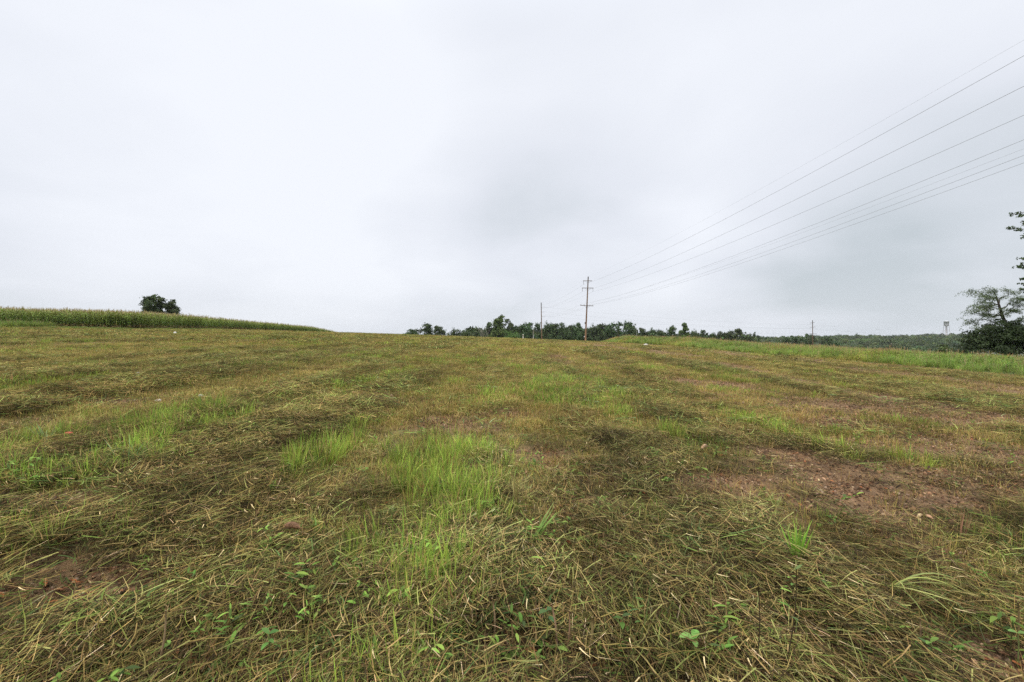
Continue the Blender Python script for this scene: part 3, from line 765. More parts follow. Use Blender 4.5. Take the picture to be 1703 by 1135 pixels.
def tree_meshes(kind, h=10.0):
    """a unit tree about H tall: trunk with limbs, and a crown of separate leaves"""
    T_ = Geo(); K = Geo()
    pal = {'oak': OAK, 'tall': OAK, 'spire': BRIGHT, 'bright': BRIGHT, 'bush': OLIVE, 'sparse': OAK, 'low': OAK, 'hedge': BRIGHT}[kind]
    lobes = []
    if kind == 'oak':
        for k in range(13):
            a = rng.uniform(0, 6.28); zz = rng.uniform(.12, .9); r = h*.36*math.sqrt(max(.05, 1-((zz-.45)/.55)**2))*rng.uniform(.5, 1)
            lobes.append(((r*math.cos(a), r*math.sin(a), h*zz), h*np.array([.15, .15, .12])*rng.uniform(.8, 1.25)))
        lobes.append(((0, 0, h*.9), h*np.array([.13, .13, .10])))
    elif kind == 'tall':
        for k in range(12):
            a = rng.uniform(0, 6.28); zz = .15+.8*k/12; r = h*.20*rng.uniform(.3, 1)*(1.1-.5*zz)
            lobes.append(((r*math.cos(a), r*math.sin(a), h*zz), h*np.array([.14, .14, .11])*rng.uniform(.7, 1.2)))
        lobes.append(((h*.03, 0, h*.95), h*np.array([.07, .07, .07])))
    elif kind == 'spire':
        for k in range(16):
            zz = .12+.84*k/16; a = k*2.4; r = h*.24*(1.02-zz)
            lobes.append(((r*math.cos(a), r*math.sin(a), h*zz), h*np.array([.15, .15, .06])*(1.15-zz*.85)))
    elif kind == 'bright':
        for k in range(14):
            a = rng.uniform(0, 6.28); zz = rng.uniform(.15, .92); r = h*.28*(1.1-zz*.8)*rng.uniform(.3, 1)
            lobes.append(((r*math.cos(a), r*math.sin(a), h*zz), h*np.array([.13, .13, .10])*rng.uniform(.7, 1.15)))
    elif kind == 'sparse':
        for k in range(8):
            a = rng.uniform(0, 6.28); zz = rng.uniform(.45, .97); r = h*.33*rng.uniform(.4, 1)
            lobes.append(((r*math.cos(a), r*math.sin(a), h*zz), h*np.array([.11, .11, .075])*rng.uniform(.7, 1.2)))
    else:
        for k in range(11):
            a = rng.uniform(0, 6.28); zz = rng.uniform(.15, .8); r = h*.5*rng.uniform(.1, 1)*(1.1-.6*zz)
            lobes.append(((r*math.cos(a), r*math.sin(a), h*zz), h*np.array([.24, .24, .17])*rng.uniform(.7, 1.2)))
    top = h*(.35 if kind in ('bush', 'low', 'hedge') else .72)
    p = limb(T_, (0, 0, -.6), (rng.normal(0, .03)*h, rng.normal(0, .03)*h, top), h*.026, h*.008, BARK, .05, 5, 7)
    for c_, r_ in lobes:
        f = min(.95, max(.25, c_[2]/h*.8)); s0 = p[min(5, max(1, int(f*5)))]
        limb(T_, s0, np.asarray(c_)-np.array([0, 0, r_[2]*.3]), h*.010, h*.003, BARK, .18)
        leaf_cloud(K, c_, r_, 260 if kind != 'sparse' else 140, h*.026, pal)
    return T_.mesh(kind+'_trunk', M_BARK), K.mesh(kind+'_crown', M_TREE)
TM = {}
for kd, nv in (('oak', 4), ('tall', 3), ('spire', 1), ('bright', 2), ('bush', 1), ('sparse', 2), ('low', 2), ('hedge', 1)):
    TM[kd] = [tree_meshes(kd) for _ in range(nv)]
WID = {'oak': .45, 'tall': .28, 'spire': .30, 'bright': .33, 'bush': .62, 'sparse': .40, 'low': .62, 'hedge': .62}
def tree(px, top, half, D, kd, var, label, name='tree', group=None, lean=0.0):
    x = (px-851.5)/F*D; z0 = float(terrain(x, D)); z1 = EYE+(567.5-top)/F*D
    h = max(2.0, z1-z0); w = half/F*D*(1.15 if kd in ('spire', 'bright') else 1.6)
    tm, km = TM[kd][var % len(TM[kd])]
    o = bpy.data.objects.new(name, None); C.objects.link(o)
    o.location = (x, D, z0); o.rotation_euler = (0, lean, rng.uniform(0, 6.28) if not lean else 0)
    sx = w/(10*WID[kd]); o.scale = (sx, sx, h/10.2)
    tag(o, label, 'tree' if name.endswith('tree') else 'shrub', group)
    put('trunk', tm, o); put('crown', km, o)
    return o
GB = 'trees along the far side of the crest'
TREES = [
 # left cluster beyond the bare stretch of crest
 (682, 547, 12, 250, 'oak', 0, 'dark round tree at the left end of the small detached clump'),
 (698, 545, 11, 262, 'oak', 1, 'dark tree second from the left in the small detached clump'),
 (713, 537.5, 10, 250, 'tall', 0, 'tallest dark tree in the small detached clump left of centre'),
 (727, 541, 8, 258, 'tall', 1, 'dark tree just right of the tallest one in the detached clump'),
 (739, 547, 9, 262, 'oak', 2, 'lower rounded tree in the right half of the detached clump'),
 (754, 545.5, 11, 250, 'oak', 3, 'dark rounded tree near the right end of the detached clump'),
 (768, 550, 8, 256, 'low', 1, 'smallest low tree at the right tip of the detached clump'),
 # wood behind the pole
 (799, 547, 9, 250, 'oak', 3, 'dark low tree at the left end of the main tree line'),
 (814, 536, 11, 256, 'tall', 2, 'dark tree right behind the bare pale tree'),
 (829, 523, 16, 246, 'bright', 0, 'bright green tree standing highest above the main tree line'),
 (846, 531, 12, 256, 'sparse', 0, 'see-through tree leaning out right of the bright green tree'),
 (850, 543, 11, 236, 'hedge', 0, 'bright green bushy tree below the see-through one'),
 (862, 551, 8, 232, 'bush', 0, 'olive brown bush left of the short white post'),
 (858, 541, 8, 262, 'oak', 0, 'small round dark tree between bright bush and white post'),
 (869, 540, 8, 258, 'tall', 0, 'narrow dark tree directly above the short white post'),
 (882, 533.5, 12, 250, 'oak', 1, 'broad dark tree above the slim grey post'),
 (896, 535, 9, 262, 'oak', 2, 'dark tree left of the armless pole'),
 (909, 535, 10, 252, 'oak', 3, 'dark tree right behind the armless pole'),
 (922, 537, 10, 258, 'tall', 1, 'dark tree two crowns right of the armless pole'),
 (935, 536, 11, 250, 'oak', 0, 'broad dark tree midway between the two tall poles'),
 (948, 538, 10, 260, 'oak', 1, 'dark tree second to the left of the cross-armed pole'),
 (961, 536.5, 8, 250, 'tall', 2, 'dark tree with a thin top just left of the cross-armed pole'),
 (972, 545, 9, 262, 'oak', 2, 'low dark tree hidden behind the cross-armed pole'),
 (986, 539, 11, 252, 'oak', 3, 'dark tree just right of the cross-armed pole'),
 (1000, 538, 10, 260, 'tall', 0, 'dark tree second to the right of the cross-armed pole'),
 (1012, 540, 10, 250, 'oak', 0, 'dark tree in the dip left of the broad high oak'),
 (1026, 533, 15, 246, 'oak', 1, 'broad high oak near the right end of the main tree line'),
 (1041, 532, 13, 254, 'oak', 2, 'tallest oak at the right of the main tree line'),
 (1053, 541, 9, 250, 'oak', 3, 'sloping dark tree at the right end of the main tree line'),
 # right cluster behind the weedy bank
 (1067, 544, 6, 262, 'tall', 1, 'slim tree in the gap right of the main tree line'),
 (1079, 550, 8, 270, 'oak', 0, 'low dark tree right of the slim one'),
 (1088, 546, 6, 262, 'sparse', 1, 'small gappy tree above the weedy bank'),
 (1099, 546, 9, 268, 'oak', 1, 'rounded tree left of the big dark one by the cone-shaped tree'),
 (1120, 539.5, 10, 255, 'oak', 2, 'big dark tree touching the left side of the cone-shaped tree'),
 (1139, 531, 15, 235, 'spire', 0, 'cone-shaped green tree rising above the weedy bank'),
 (1156, 549, 10, 255, 'oak', 3, 'low dark tree touching the right side of the cone-shaped tree'),
 (1178, 549, 10, 262, 'sparse', 0, 'loose-crowned tree in the middle of the right cluster'),
 (1169, 553, 9, 268, 'low', 0, 'low bushy tree left of the loose-crowned tree'),
 (1197, 550.5, 10, 262, 'oak', 0, 'rounded tree right of the loose-crowned tree'),
 (1211, 549.5, 10, 256, 'oak', 1, 'rounded tree left of the last high tree in the right cluster'),
 (1226, 546.5, 12, 256, 'tall', 2, 'last high tree of the right cluster beside the open sky'),
 (1240, 552, 6, 256, 'sparse', 1, 'small leaning tree at the right tip of the right cluster'),
 (1262, 565.5, 8, 300, 'low', 0, 'tiny bush-like tree left in the gap before the far pole'),
 (1278, 566, 9, 300, 'low', 1, 'second tiny bush-like tree in the gap before the far pole'),
 (1294, 566, 7, 296, 'low', 0, 'low dark bush-like tree just left of the far pole group'),
 (1308, 558, 10, 290, 'oak', 2, 'dark tree at the left of the group round the far pole'),
 (1330, 555.5, 10, 290, 'sparse', 0, 'gappy tree between the dark ones left of the far pole'),
 (1323, 564, 10, 296, 'oak', 3, 'low tree under the gappy tree left of the far pole'),
 (1348, 556, 9, 300, 'oak', 0, 'dark tree immediately behind the far pole'),
 (1367, 559, 9, 292, 'tall', 0, 'slanting tree immediately right of the far pole'),
 (1380, 565, 11, 300, 'oak', 1, 'low dark tree where the valley woods begin'),
]
for t_ in TREES:
    tree(*t_, group=GB, lean=(.22 if 'slanting' in t_[6] or 'leaning tree at' in t_[6] else 0.0))
# tree rising out of the corn
def lone(px, D, lobes, label, name, pal, nl):
    x = (px-851.5)/F*D; z0 = float(terrain(x, D)); m = D/F
    o = tag(put(name, None, None, (x, D, z0)), label, 'tree')
    g = Geo(); K = Geo(); zt = EYE+(567.5-517)*m-z0
    p = limb(g, (0, 0, -.3), (0, 0, zt+1.0), .28, .12, BARK, .03)
    for (dx, py, r) in lobes:
        dx, py, r = dx*.82, 512+(py-512)*.95+1.5, r*.84
        c = np.array([dx*m, rng.normal(0, 5)*m, EYE+(567.5-py)*m-z0]); limb(g, p[3], c, .10, .02, BARK, .15)
        leaf_cloud(K, c, np.array([r, r, r*.85])*m, int(nl*r*r/60), .19, pal, 11)
    put('trunk', g.mesh('lone_trunk', M_BARK), o); put('crown', K.mesh('lone_crown', M_TREE), o)
lone(258, 98, [(-13, 494, 6), (-6, 497, 8), (2, 499, 9), (-12, 503, 8), (-2, 508, 10), (8, 505, 8), (-13, 511, 8), (6, 514, 9), (9, 492, 3), (-1, 491, 5), (-16, 498, 4), (0, 516, 9), (-11, 517, 9), (10, 518, 9), (-4, 520, 9)], 'lone dark tree rising out of the corn on the hill', 'tree', OAK, 620)
lone(283, 99, [(-7, 500, 7), (-2, 506, 8), (3, 503, 5), (6, 511, 6), (-6, 512, 9), (11, 513, 5), (2, 515, 8), (-3, 497, 4), (-3, 519, 9), (7, 519, 8)], 'lower leafy tree against the right side of the lone tree in the corn', 'tree', OAK, 620)
# bare pale tree
def bare_tree(px, top, D):
    x = (px-851.5)/F*D; z0 = float(terrain(x, D)); h = EYE+(567.5-top)/F*D-z0
    o = tag(put('bare_tree', None, None, (x, D, z0)), 'bare pale grey tree with forked branches in front of the tree line', 'tree')
    g = Geo(); col = (.30, .27, .23)
    limb(g, (0, 0, -.3), (0, 0, h*.55), .20, .14, col, .03)
    put('trunk', g.mesh('bare_trunk', M_BARK), o)
    g = Geo()
    for k in range(9):
        a = rng.uniform(0, 6.28); zz = h*rng.uniform(.35, .55)
        p = limb(g, (0, 0, zz), (math.cos(a)*h*.22, math.sin(a)*h*.2, h*rng.uniform(.75, 1.0)), .10, .03, col, .1)
        for j in range(3):
            limb(g, p[2+j % 3], p[2+j % 3]+np.array([rng.normal(0, .08)*h, rng.normal(0, .08)*h, h*rng.uniform(.08, .2)]), .05, .015, col, .1)
    put('branches', g.mesh('bare_branches', M_BARK), o)
bare_tree(806.5, 545, 228)
# valley woods
S_woods = []
for k in range(5):
    g = Geo()
    for j in range(9):
        a = rng.uniform(0, 6.28); r = rng.uniform(0, 2.6)
        leaf_cloud(g, (r*math.cos(a), r*math.sin(a), rng.uniform(3.0, 8.0)), np.array([1.9, 1.9, 1.5])*rng.uniform(.8, 1.2), 130, .42, OAK if k < 3 else BRIGHT[:1]+OAK[1:3]+OLIVE[:1])
    g.add(*tube([(0, 0, -1), (0, 0, 6)], [.25, .12], np.array(BARK), 5, False))
    S_woods.append(g.mesh('wood_tree', M_WOODS))
pts = []
n = 9000
y = 215+(1050-215)*U(0, 1, n)**.62; x = y*U(.50, 1.45, n)
keep = (x > 60+.45*y) & (rng.random(n) < .3+.9*fbm(x/60, y/60, 151, 2)); x, y = x[keep], y[keep]
n2 = 2600
y2 = U(420, 1500, n2); x2 = y2*U(-1.3, .7, n2)
x = np.r_[x, x2]; y = np.r_[y, y2]; n = len(x)
s = U(.5, 1.35, n)*np.where(y > 600, 1.2, .95)*np.where(x/y < .5, .75, 1)
v = U(.85, 1.8, n)*(.6+.7*fbm(x/45, y/90, 171, 2)); tn = np.c_[v*U(.9, 1.25, n), v, v*U(.8, 1.2, n)]
instancer('distant_woods', S_woods, np.c_[x, y, terrain(x, y)], np.c_[np.zeros(n), np.zeros(n), U(0, 6.28, n)], np.c_[s, s, s*U(.85, 1.15, n)], rng.integers(0, 5, n), tn,
          'hazy green woods filling the valley on the right', 'woods')

n = 420; xx = U(-23, 62, n); yy = U(258, 282, n)
xx = np.r_[xx, U(62, 134, 240)]; yy = np.r_[yy, U(262, 290, 240)]; n = len(xx)
zt = np.where(xx < 62, 5.6, 3.2)+3.6*fbm(xx/7, yy/9, 161, 2); zb = terrain(xx, yy); hh = np.maximum(2, zt-zb)/9.0
v = U(.7, 1.15, n); tn = np.c_[v*U(.9, 1.2, n), v, v*U(.8, 1.1, n)]
instancer('undergrowth', S_woods, np.c_[xx, yy, zb], np.c_[np.zeros(n), np.zeros(n), U(0, 6.28, n)], np.c_[hh*.9, hh*.9, hh], rng.integers(0, 5, n), tn,
          'dense green undergrowth below the trees beyond the crest', 'undergrowth')

# fine-leaved tree, dark shrub and the tall tree cut by the right edge
def spray(G, cen, rx, ry, n, yaw, tilt, size, pal, bark):
    """a flat layer of small leaflets along one twig, drooping slightly to the tip"""
    f = U(-.15, 1, n); w = rng.normal(0, .34, n)*np.sqrt(np.clip(1.1-f, .1, 1))
    lx = f*rx; ly = w*ry; lz = rng.normal(0, .075, n)-.16*rx*f*f+.06*np.sin(f*9+rng.uniform(0, 6))
    p = np.c_[lx*math.cos(yaw)-ly*math.sin(yaw), lx*math.sin(yaw)+ly*math.cos(yaw), lz+lx*tilt]+np.asarray(cen)
    nrm = rng.normal(0, .55, (n, 3))+np.array([0, 0, 1]); nrm /= np.linalg.norm(nrm, axis=1)[:, None]
    a = np.cross(nrm, rng.normal(0, 1, (n, 3))); a /= np.linalg.norm(a, axis=1)[:, None]; b = np.cross(nrm, a)
    s = size*U(.6, 1.3, n)[:, None]
    V = np.stack([p-a*s, p-b*s*.5, p+a*s, p+b*s*.5], 1).reshape(-1, 3)
    G.add(V, np.arange(4*n).reshape(n, 4), np.repeat(pick(pal, n, .2), 4, 0))
LOC = [(.11, .15, .055, 4), (.16, .20, .08, 3), (.07, .10, .04, 2)]
SHR = [(.035, .052, .020, 4), (.05, .072, .025, 3), (.075, .10, .035, 1)]
tx, ty = 45.3, 42.5; tz = float(terrain(tx, ty))
o = tag(put('fine_leaved_tree', None, None, (tx, ty, tz)), 'fine-leaved tree with spreading layered branches behind the dark shrub', 'tree')
g = Geo(); K = Geo()
def P2(px, py, dy=0.0):                # a point of the tree near its own plane
    D = ty+dy; return np.array([(px-851.5)/F*D-tx, dy, EYE+(567.5-py)/F*D-tz])
trunk = np.array([(0.9, 0, -.3), P2(1683, 575), P2(1678, 552), P2(1668, 528), P2(1661, 506), P2(1657, 492)])
g.add(*tube(trunk, [.26, .21, .17, .12, .08, .04], np.array(BARK), 8, False))
put('trunk', g.mesh('leaning_trunk', M_BARK), o)
g = Geo()
ENDS = [((1661, 506), (1614, 483)), ((1663, 512), (1618, 518)), ((1661, 506), (1680, 484)), ((1661, 508), (1640, 495)), ((1664, 516), (1632, 502)), ((1668, 528), (1700, 505)),
        ((1672, 540), (1612, 537)), ((1668, 530), (1620, 520)), ((1676, 548), (1700, 528)), ((1664, 514), (1695, 495)), ((1674, 545), (1615, 546)), ((1672, 538), (1640, 525)),
        ((1680, 560), (1715, 545)), ((1680, 558), (1640, 550)), ((1657, 494), (1652, 481)), ((1666, 522), (1625, 512)), ((1668, 526), (1690, 515)), ((1676, 550), (1620, 556))]
for (a, b) in ENDS:
    d0 = rng.uniform(-.3, .3); d1 = rng.uniform(-2.2, 2.2)
    A = P2(*a); A[1] = 0; B = P2(*b, d1)
    p = limb(g, A, B, 0.045, .008, BARK, .22, 6, 5)
    nt_ = 11
    for k in range(nt_):
        f = .30+.70*k/(nt_-1); c = A+(B-A)*f; ii = min(5, int(f*6)); c = p[ii]+(p[ii+1]-p[ii])*(f*6-ii) if ii < 6 else B
        ya = math.atan2((B-A)[1], (B-A)[0])+rng.choice([-1, 1])*rng.uniform(.1, 1.2)
        spray(K, c, rng.uniform(.5, 1.2), 0.5, 80, ya, rng.uniform(-.35, .45), .055, LOC, None)
put('branches', g.mesh('leaning_branches', M_BARK), o)
put('crown', K.mesh('layered_crown', M_PLANT), o)
# shrub
sx_, sy_ = 44.3, 40.0; sz_ = float(terrain(sx_, sy_))
o = tag(put('shrub', None, None, (sx_, sy_, sz_)), 'dark dense shrub at the right edge above the green weeds', 'shrub')
g = Geo(); K = Geo()
for k in range(9):
    a = rng.uniform(0, 6.28); limb(g, (rng.normal(0, .5), rng.normal(0, .5), -.2), (math.cos(a)*2.4, math.sin(a)*1.8, rng.uniform(1.0, 2.6)), .07, .02, BARK, .1)
for k in range(80):
    a = rng.uniform(0, 6.28); q = math.sqrt(rng.random()); zz = rng.uniform(.0, 3.1)
    w = 4.5*math.sqrt(max(.1, 1-(zz/3.9)**2))
    leaf_cloud(K, (w*q*math.cos(a)+.25, w*.75*q*math.sin(a), zz), np.array([.95, .95, .45]), 420, .09, SHR, 12, .7)
for k in range(7): leaf_cloud(K, (-1.0+rng.normal(0, .35), rng.normal(0, .4), 2.6+.22*k), np.array([.55, .55, .3])*(1-.07*k), 190, .075, SHR, 6)
for k in range(22): leaf_cloud(K, (rng.uniform(-2.6, 4.2), rng.normal(0, .7), rng.uniform(2.5, 3.7)), np.array([.55, .55, .3]), 160, .075, SHR, 6)
put('stems', g.mesh('shrub_stems', M_BARK), o); put('crown', K.mesh('shrub_crown', M_PLANT), o)
# bush beside it, low and further right
for (bx, by, bs, lab) in ((38.6, 41.0, .55, 'low green bush at the left foot of the dark shrub'), (49.5, 42.5, .9, 'green bush cut off by the right edge beside the dark shrub')):
    bz = float(terrain(bx, by)); o = tag(put('bush', None, None, (bx, by, bz)), lab, 'shrub')
    g = Geo(); K = Geo()
    for k in range(12):
        a = rng.uniform(0, 6.28); q = math.sqrt(rng.random())*1.6*bs
        leaf_cloud(K, (q*math.cos(a), q*math.sin(a), rng.uniform(.2, 2.3)*bs), np.array([.7, .7, .5])*bs, 180, .085, OLIVE[:1]+BRIGHT[2:]+OAK[2:3], 8)
        limb(g, (0, 0, -.1), (q*math.cos(a), q*math.sin(a), rng.uniform(.4, 1.8)*bs), .03, .01, BARK, .1)
    put('stems', g.mesh('bush_stems', M_BARK), o); put('crown', K.mesh('bush_crown', M_PLANT), o)
# tall tree whose branch tips enter the picture at the right
qx, qy = 46.6, 37.5; qz = float(terrain(qx, qy))
o = tag(put('tall_tree', None, None, (qx, qy, qz)), 'tall tree beyond the right edge, only its leafy branch tips showing', 'tree')
g = Geo(); K = Geo()
tr = limb(g, (0, 0, -.4), (.3, 0, 12.0), .30, .07, BARK, .02, 8, 9)
put('trunk', g.mesh('tall_trunk', M_BARK), o)
g = Geo()
def P3(px, py, dy=0.0):
    D = qy+dy; return np.array([(px-851.5)/F*D-qx, dy, EYE+(567.5-py)/F*D-qz])
tips = [P3(1684, 357), P3(1680, 381), P3(1699, 372), P3(1692, 446), P3(1700, 432), P3(1697, 464), P3(1697, 484), P3(1701, 396), P3(1702, 474), P3(1703, 500), P3(1702, 440)]
tips += [np.array([rng.uniform(1.0, 4.5)*math.cos(a), rng.uniform(1, 4.5)*math.sin(a), rng.uniform(4, 13)]) for a in U(-2.2, 2.2, 26)]
for B in tips:
    zz = max(1.5, B[2]-rng.uniform(.3, 1.4)); A = np.array([.3*zz/12, 0, min(zz, 11.8)])
    limb(g, A, B, .07, .012, BARK, .08, 5, 5)
    for f in (.55, .72, .86, .98):
        leaf_cloud(K, A+(B-A)*f+np.array([0, 0, .08]), np.array([.42, .42, .22])*(1.25-.55*f), 60, .085, OAK, 5)
put('branches', g.mesh('tall_branches', M_BARK), o); put('crown', K.mesh('tall_crown', M_PLANT), o)

# ------------------------------------------------------------------ power line
WOOD = np.array([.27, .155, .088]); WOODT = np.array([.17, .125, .09])
def pole(px, base_y, top_px, top_y, D, yaw, label, arms, scale_r=1.0, extra=()):
    """arms: (image row of the arm, half length left m, half length right m, hanging insulators, pin insulators)"""
    x = (px-851.5)/F*D; z0 = float(terrain(x, D)); xt = (top_px-851.5)/F*D; zt = EYE+(567.5-top_y)/F*D
    o = tag(put('utility_pole', None, None, (x, D, z0)), label, 'utility pole')
    top = np.array([xt-x, 0, zt-z0]); at = lambda z: top*z/top[2]
    g = Geo(); f = np.linspace(-.03, 1, 9)
    V, q, _ = tube(top*f[:, None], np.linspace(.23, .13, 9)*scale_r, WOOD, 12)
    c = WOOD*(1-np.clip(V[:, 2:]/top[2], 0, 1))+WOODT*np.clip(V[:, 2:]/top[2], 0, 1)
    g.add(V, q, c); put('shaft', g.mesh('pole_shaft', M_POLE, True), o)
    att = []
    ca, sa = math.cos(yaw), math.sin(yaw)
    for (row, l, r, hang, pins, tilt) in arms:
        z = EYE+(567.5-row)/F*D-z0; c = at(z)
        loc = lambda d, dz=0., dd=0.: c+np.array([ca*d-sa*dd, sa*d+ca*dd, dz+tilt*d])
        V, q, _ = boxv(((r-l)/2, -.20*scale_r, 0), (l+r, .11, .14), WOODT*.9)
        V = np.c_[V[:, 0]*ca-V[:, 1]*sa, V[:, 0]*sa+V[:, 1]*ca, V[:, 2]+tilt*V[:, 0]]+c
        arm = put('crossarm', Geo().add(V, q, WOODT*.9).mesh('crossarm', M_POLE), o)
        for s_ in ((-1, 1) if min(l, r) > .8 else ()):
            put('brace', Geo().add(*tube([loc(s_*.75, -.06, -.22), c+np.array([0, 0, -.75])+np.array([sa, -ca, 0])*.18*scale_r], .018, np.array([.2, .2, .2]), 5)).mesh('brace', M_STEEL), o)
        for d in hang:
            g = Geo(); L = .95
            for k in range(6):
                zc = -.12-k*.14
                g.add(*tube([loc(d, zc, -.2), loc(d, zc-.03, -.2), loc(d, zc-.05, -.2)], [.03, .115, .05], np.array([.16, .13, .12]), 8))
            g.add(*tube([loc(d, -.02, -.2), loc(d, -L, -.2)], .016, np.array([.2, .2, .2]), 5))
            put('insulator', g.mesh('string_insulator', M_STEEL), arm)
            att.append(np.array([x, D, z0])+loc(d, -L, -.2))
        for d in pins:
            g = Geo().add(*tube([loc(d, .06, -.2), loc(d, .16, -.2), loc(d, .24, -.2), loc(d, .30, -.2)], [.02, .05, .065, .04], np.array([.25, .24, .24]), 8))
            put('insulator', g.mesh('pin_insulator', M_STEEL), arm)
            att.append(np.array([x, D, z0])+loc(d, .30, -.2))
    att.append(np.array([x, D, z0])+top)
    return o, att, top, z0
oA, attA, topA, zA = pole(973.5, 566.5, 978.3, 460.5, 120.0, 0.03, 'tall brown wooden pole with three crossarms standing on the crest',
     [(467.6, 1.35, 1.05, (-1.25,), (), .0), (479.5, 1.55, 1.45, (-1.45, 1.35), (), .0), (508.8, 1.8, 1.65, (), (-1.65, -.75, .75, 1.5), -.035)])
V, q, c = boxv((-.27, -.05, 1.25), (.18, .22, .42), np.array([.62, .62, .60])); put('meter_box', Geo().add(V, q, c).mesh('meter_box', M_STEEL), oA)
g = Geo(); zt = 4.95
g.add(*tube([topA*(4.8/topA[2])+np.array([-.27, 0, -.22]), topA*(4.8/topA[2])+np.array([-.27, 0, .3])], .13, np.array([.06, .06, .06]), 8)); put('splice_case', g.mesh('splice_case', M_STEEL), oA)
oB, attB, topB, zB = pole(901.5, 560, 900.0, 503.5, 205.0, 0.9, 'dark pole without crossarms, side insulators only, rising from the tree line', [], 1.25)
stub = []
for row in (511.2, 519.2, 526.6):
    z = EYE+(567.5-row)/F*205-zB; c = topB*z/topB[2]
    g = Geo().add(*tube([c+np.array([.15, -.05, 0]), c+np.array([1.0, -.1, .02]), c+np.array([1.75, -.1, .02])], [.05, .06, .05], np.array([.33, .33, .34]), 6))
    put('side_insulator', g.mesh('side_insulator', M_STEEL), oB); stub.append(np.array(oB.location)+c+np.array([1.75, -.1, .02]))
oC, attC, topC, zC = pole(1352.5, 578, 1351.3, 533.0, 262.0, 0.15, 'far grey pole with three crossarms in the valley on the right',
     [(537.0, 1.7, 1.1, (-1.6,), (), .12), (544.2, 1.8, 1.6, (-1.7, 1.4), (), .10), (555.4, 2.2, 2.2, (), (-2.0, 1.9), -.0)], 1.25)
def wire(A, B, sag, rad, label, n=40, over=0.0, col=(.10, .105, .11)):
    A = np.asarray(A, float); B = np.asarray(B, float)
    f = np.linspace(0, 1+over, n)[:, None]
    p = A+(B-A)*f; p[:, 2] -= (4*sag*f*(1-f))[:, 0]
    return p
WG = 'overhead conductors of the power line'
# attachments at the next pole back towards (and behind) the viewer: lateral offset from the line, height above the eye
names = ['upper left insulator', 'middle left insulator', 'middle right insulator', 'first pin of the lowest crossarm', 'second pin of the lowest crossarm', 'third pin of the lowest crossarm', 'fourth pin of the lowest crossarm', 'pole top']
edge = [90, 141.5, 190, 232, 247, 258, 270.5, 63.5]
rad = [.0105, .0105, .0105, .009, .0045, .009, .009, .004]
offs = [-1.25, -1.45, 1.35, -1.65, -.75, .75, 1.5, 0.0]
for k in range(8):
    A = attA[k]
    Bq = {0: attB[-1]+np.array([-.2, 0, -1.2]), 1: attB[-1]+np.array([-.2, 0, -2.6]), 2: attB[-1]+np.array([.2, 0, -2.6])}.get(k, attB[-1]+np.array([(-.2, .2)[k % 2], 0, -4.5-.4*k if k != 7 else -.1]))
    # the wire crosses the right edge of the view at depth d, height from the photograph; sag makes the span a parabola
    dxl = (26.6-19.6)/(20.0-120.0)
    xe = lambda y: 19.6+dxl*(y-120)+offs[k]
    d = 26.0
    for _ in range(20): d = xe(d)/1.1249
    zd = EYE+(567.5-edge[k])/F*d
    end_y = -30.0; f_d = (A[1]-d)/(A[1]-end_y); sag = 2.6 if k not in (4, 7) else 2.0
    ze = A[2]+((zd-A[2])+4*sag*f_d*(1-f_d))/f_d
    E = np.array([xe(end_y), end_y, ze]); 
    p1 = wire(A, E, sag, 0, '', 90)
    p0 = wire(Bq, A, .9, 0, '', 24)[:-1]
    g = Geo().add(*tube(np.concatenate([p0, p1]), rad[k], np.array([.26, .265, .27]), 5, False))
    tag(put('power_line_wire', g.mesh('power_line_wire', M_WIRE)), f'thin wire from the {names[k]} of the brown pole', 'wire', WG)
FAR = [np.array([430., 420., 6.0+EYE+4.5]), np.array([430., 420., 5.+EYE+2.0]), np.array([431., 420., EYE+5.5]), np.array([430., 420., EYE+2.])]
for k, (a, b, lab) in enumerate(((stub[0], attC[0], 'topmost'), (stub[1], attC[1], 'second'), (stub[2], attC[2], 'third'), (stub[2]+np.array([-1.6, 0, -3.2]), attC[3], 'lowest'))):
    p = np.concatenate([wire(a, b, 1.6, 0, '', 40)[:-1], wire(b, FAR[k], 2.2, 0, '', 40)])
    g = Geo().add(*tube(p, .013, np.array([.30, .30, .31]), 4, False))
    tag(put('power_line_wire', g.mesh('far_wire', M_WIRE)), f'{lab} faint wire running from the armless pole to the far grey pole', 'wire', 'faint wires of the far line')

# ------------------------------------------------------------------ posts, water tower
def post(px, base_y, top_y, D, r, col, label, mat, cap=False, name='post', wpx=0):
    x = (px-851.5)/F*D; z0 = float(terrain(x, D)); zt = EYE+(567.5-top_y)/F*D
    o = tag(put(name, None, None, (x, D, z0)), label, 'post')
    h = zt-z0
    put('shaft', Geo().add(*tube([(0, 0, -.3), (rng.normal(0, .01), 0, h*.5), (rng.normal(0, .02), 0, h)], [r, r*.97, r*.92], np.asarray(col), 8)).mesh('post_shaft', mat, False), o)
    if cap: put('cap', Geo().add(*tube([(0, 0, h-.02), (0, 0, h+.05), (0, 0, h+.09)], [r*1.25, r*1.25, r*.5], np.asarray(col)*.9, 8)).mesh('post_cap', mat), o)
    return o
post(870, 563.5, 557, 112, .13, (.66, .64, .58), 'short white marker post on the crest left of the grey post', M_STEEL, True, 'marker_post')
post(887, 563.5, 548, 118, .10, (.36, .36, .34), 'slim grey post on the crest left of the armless pole', M_STEEL, True)
post(1059, 562, 547, 128, .075, (.40, .40, .38), 'thin pale post at the right end of the main tree line', M_STEEL, True)
post(1298.5, 575, 567.5, 170, .09, (.55, .55, .53), 'thin whitish post rising from the weeds left of the far pole', M_STEEL, True)
post(1482.5, 587, 572.5, 88, .10, (.23, .19, .14), 'short wooden post in the weeds in front of the valley woods', M_POLE, True)
wx, wy = (1574.0-851.5)/F*900, 900.0
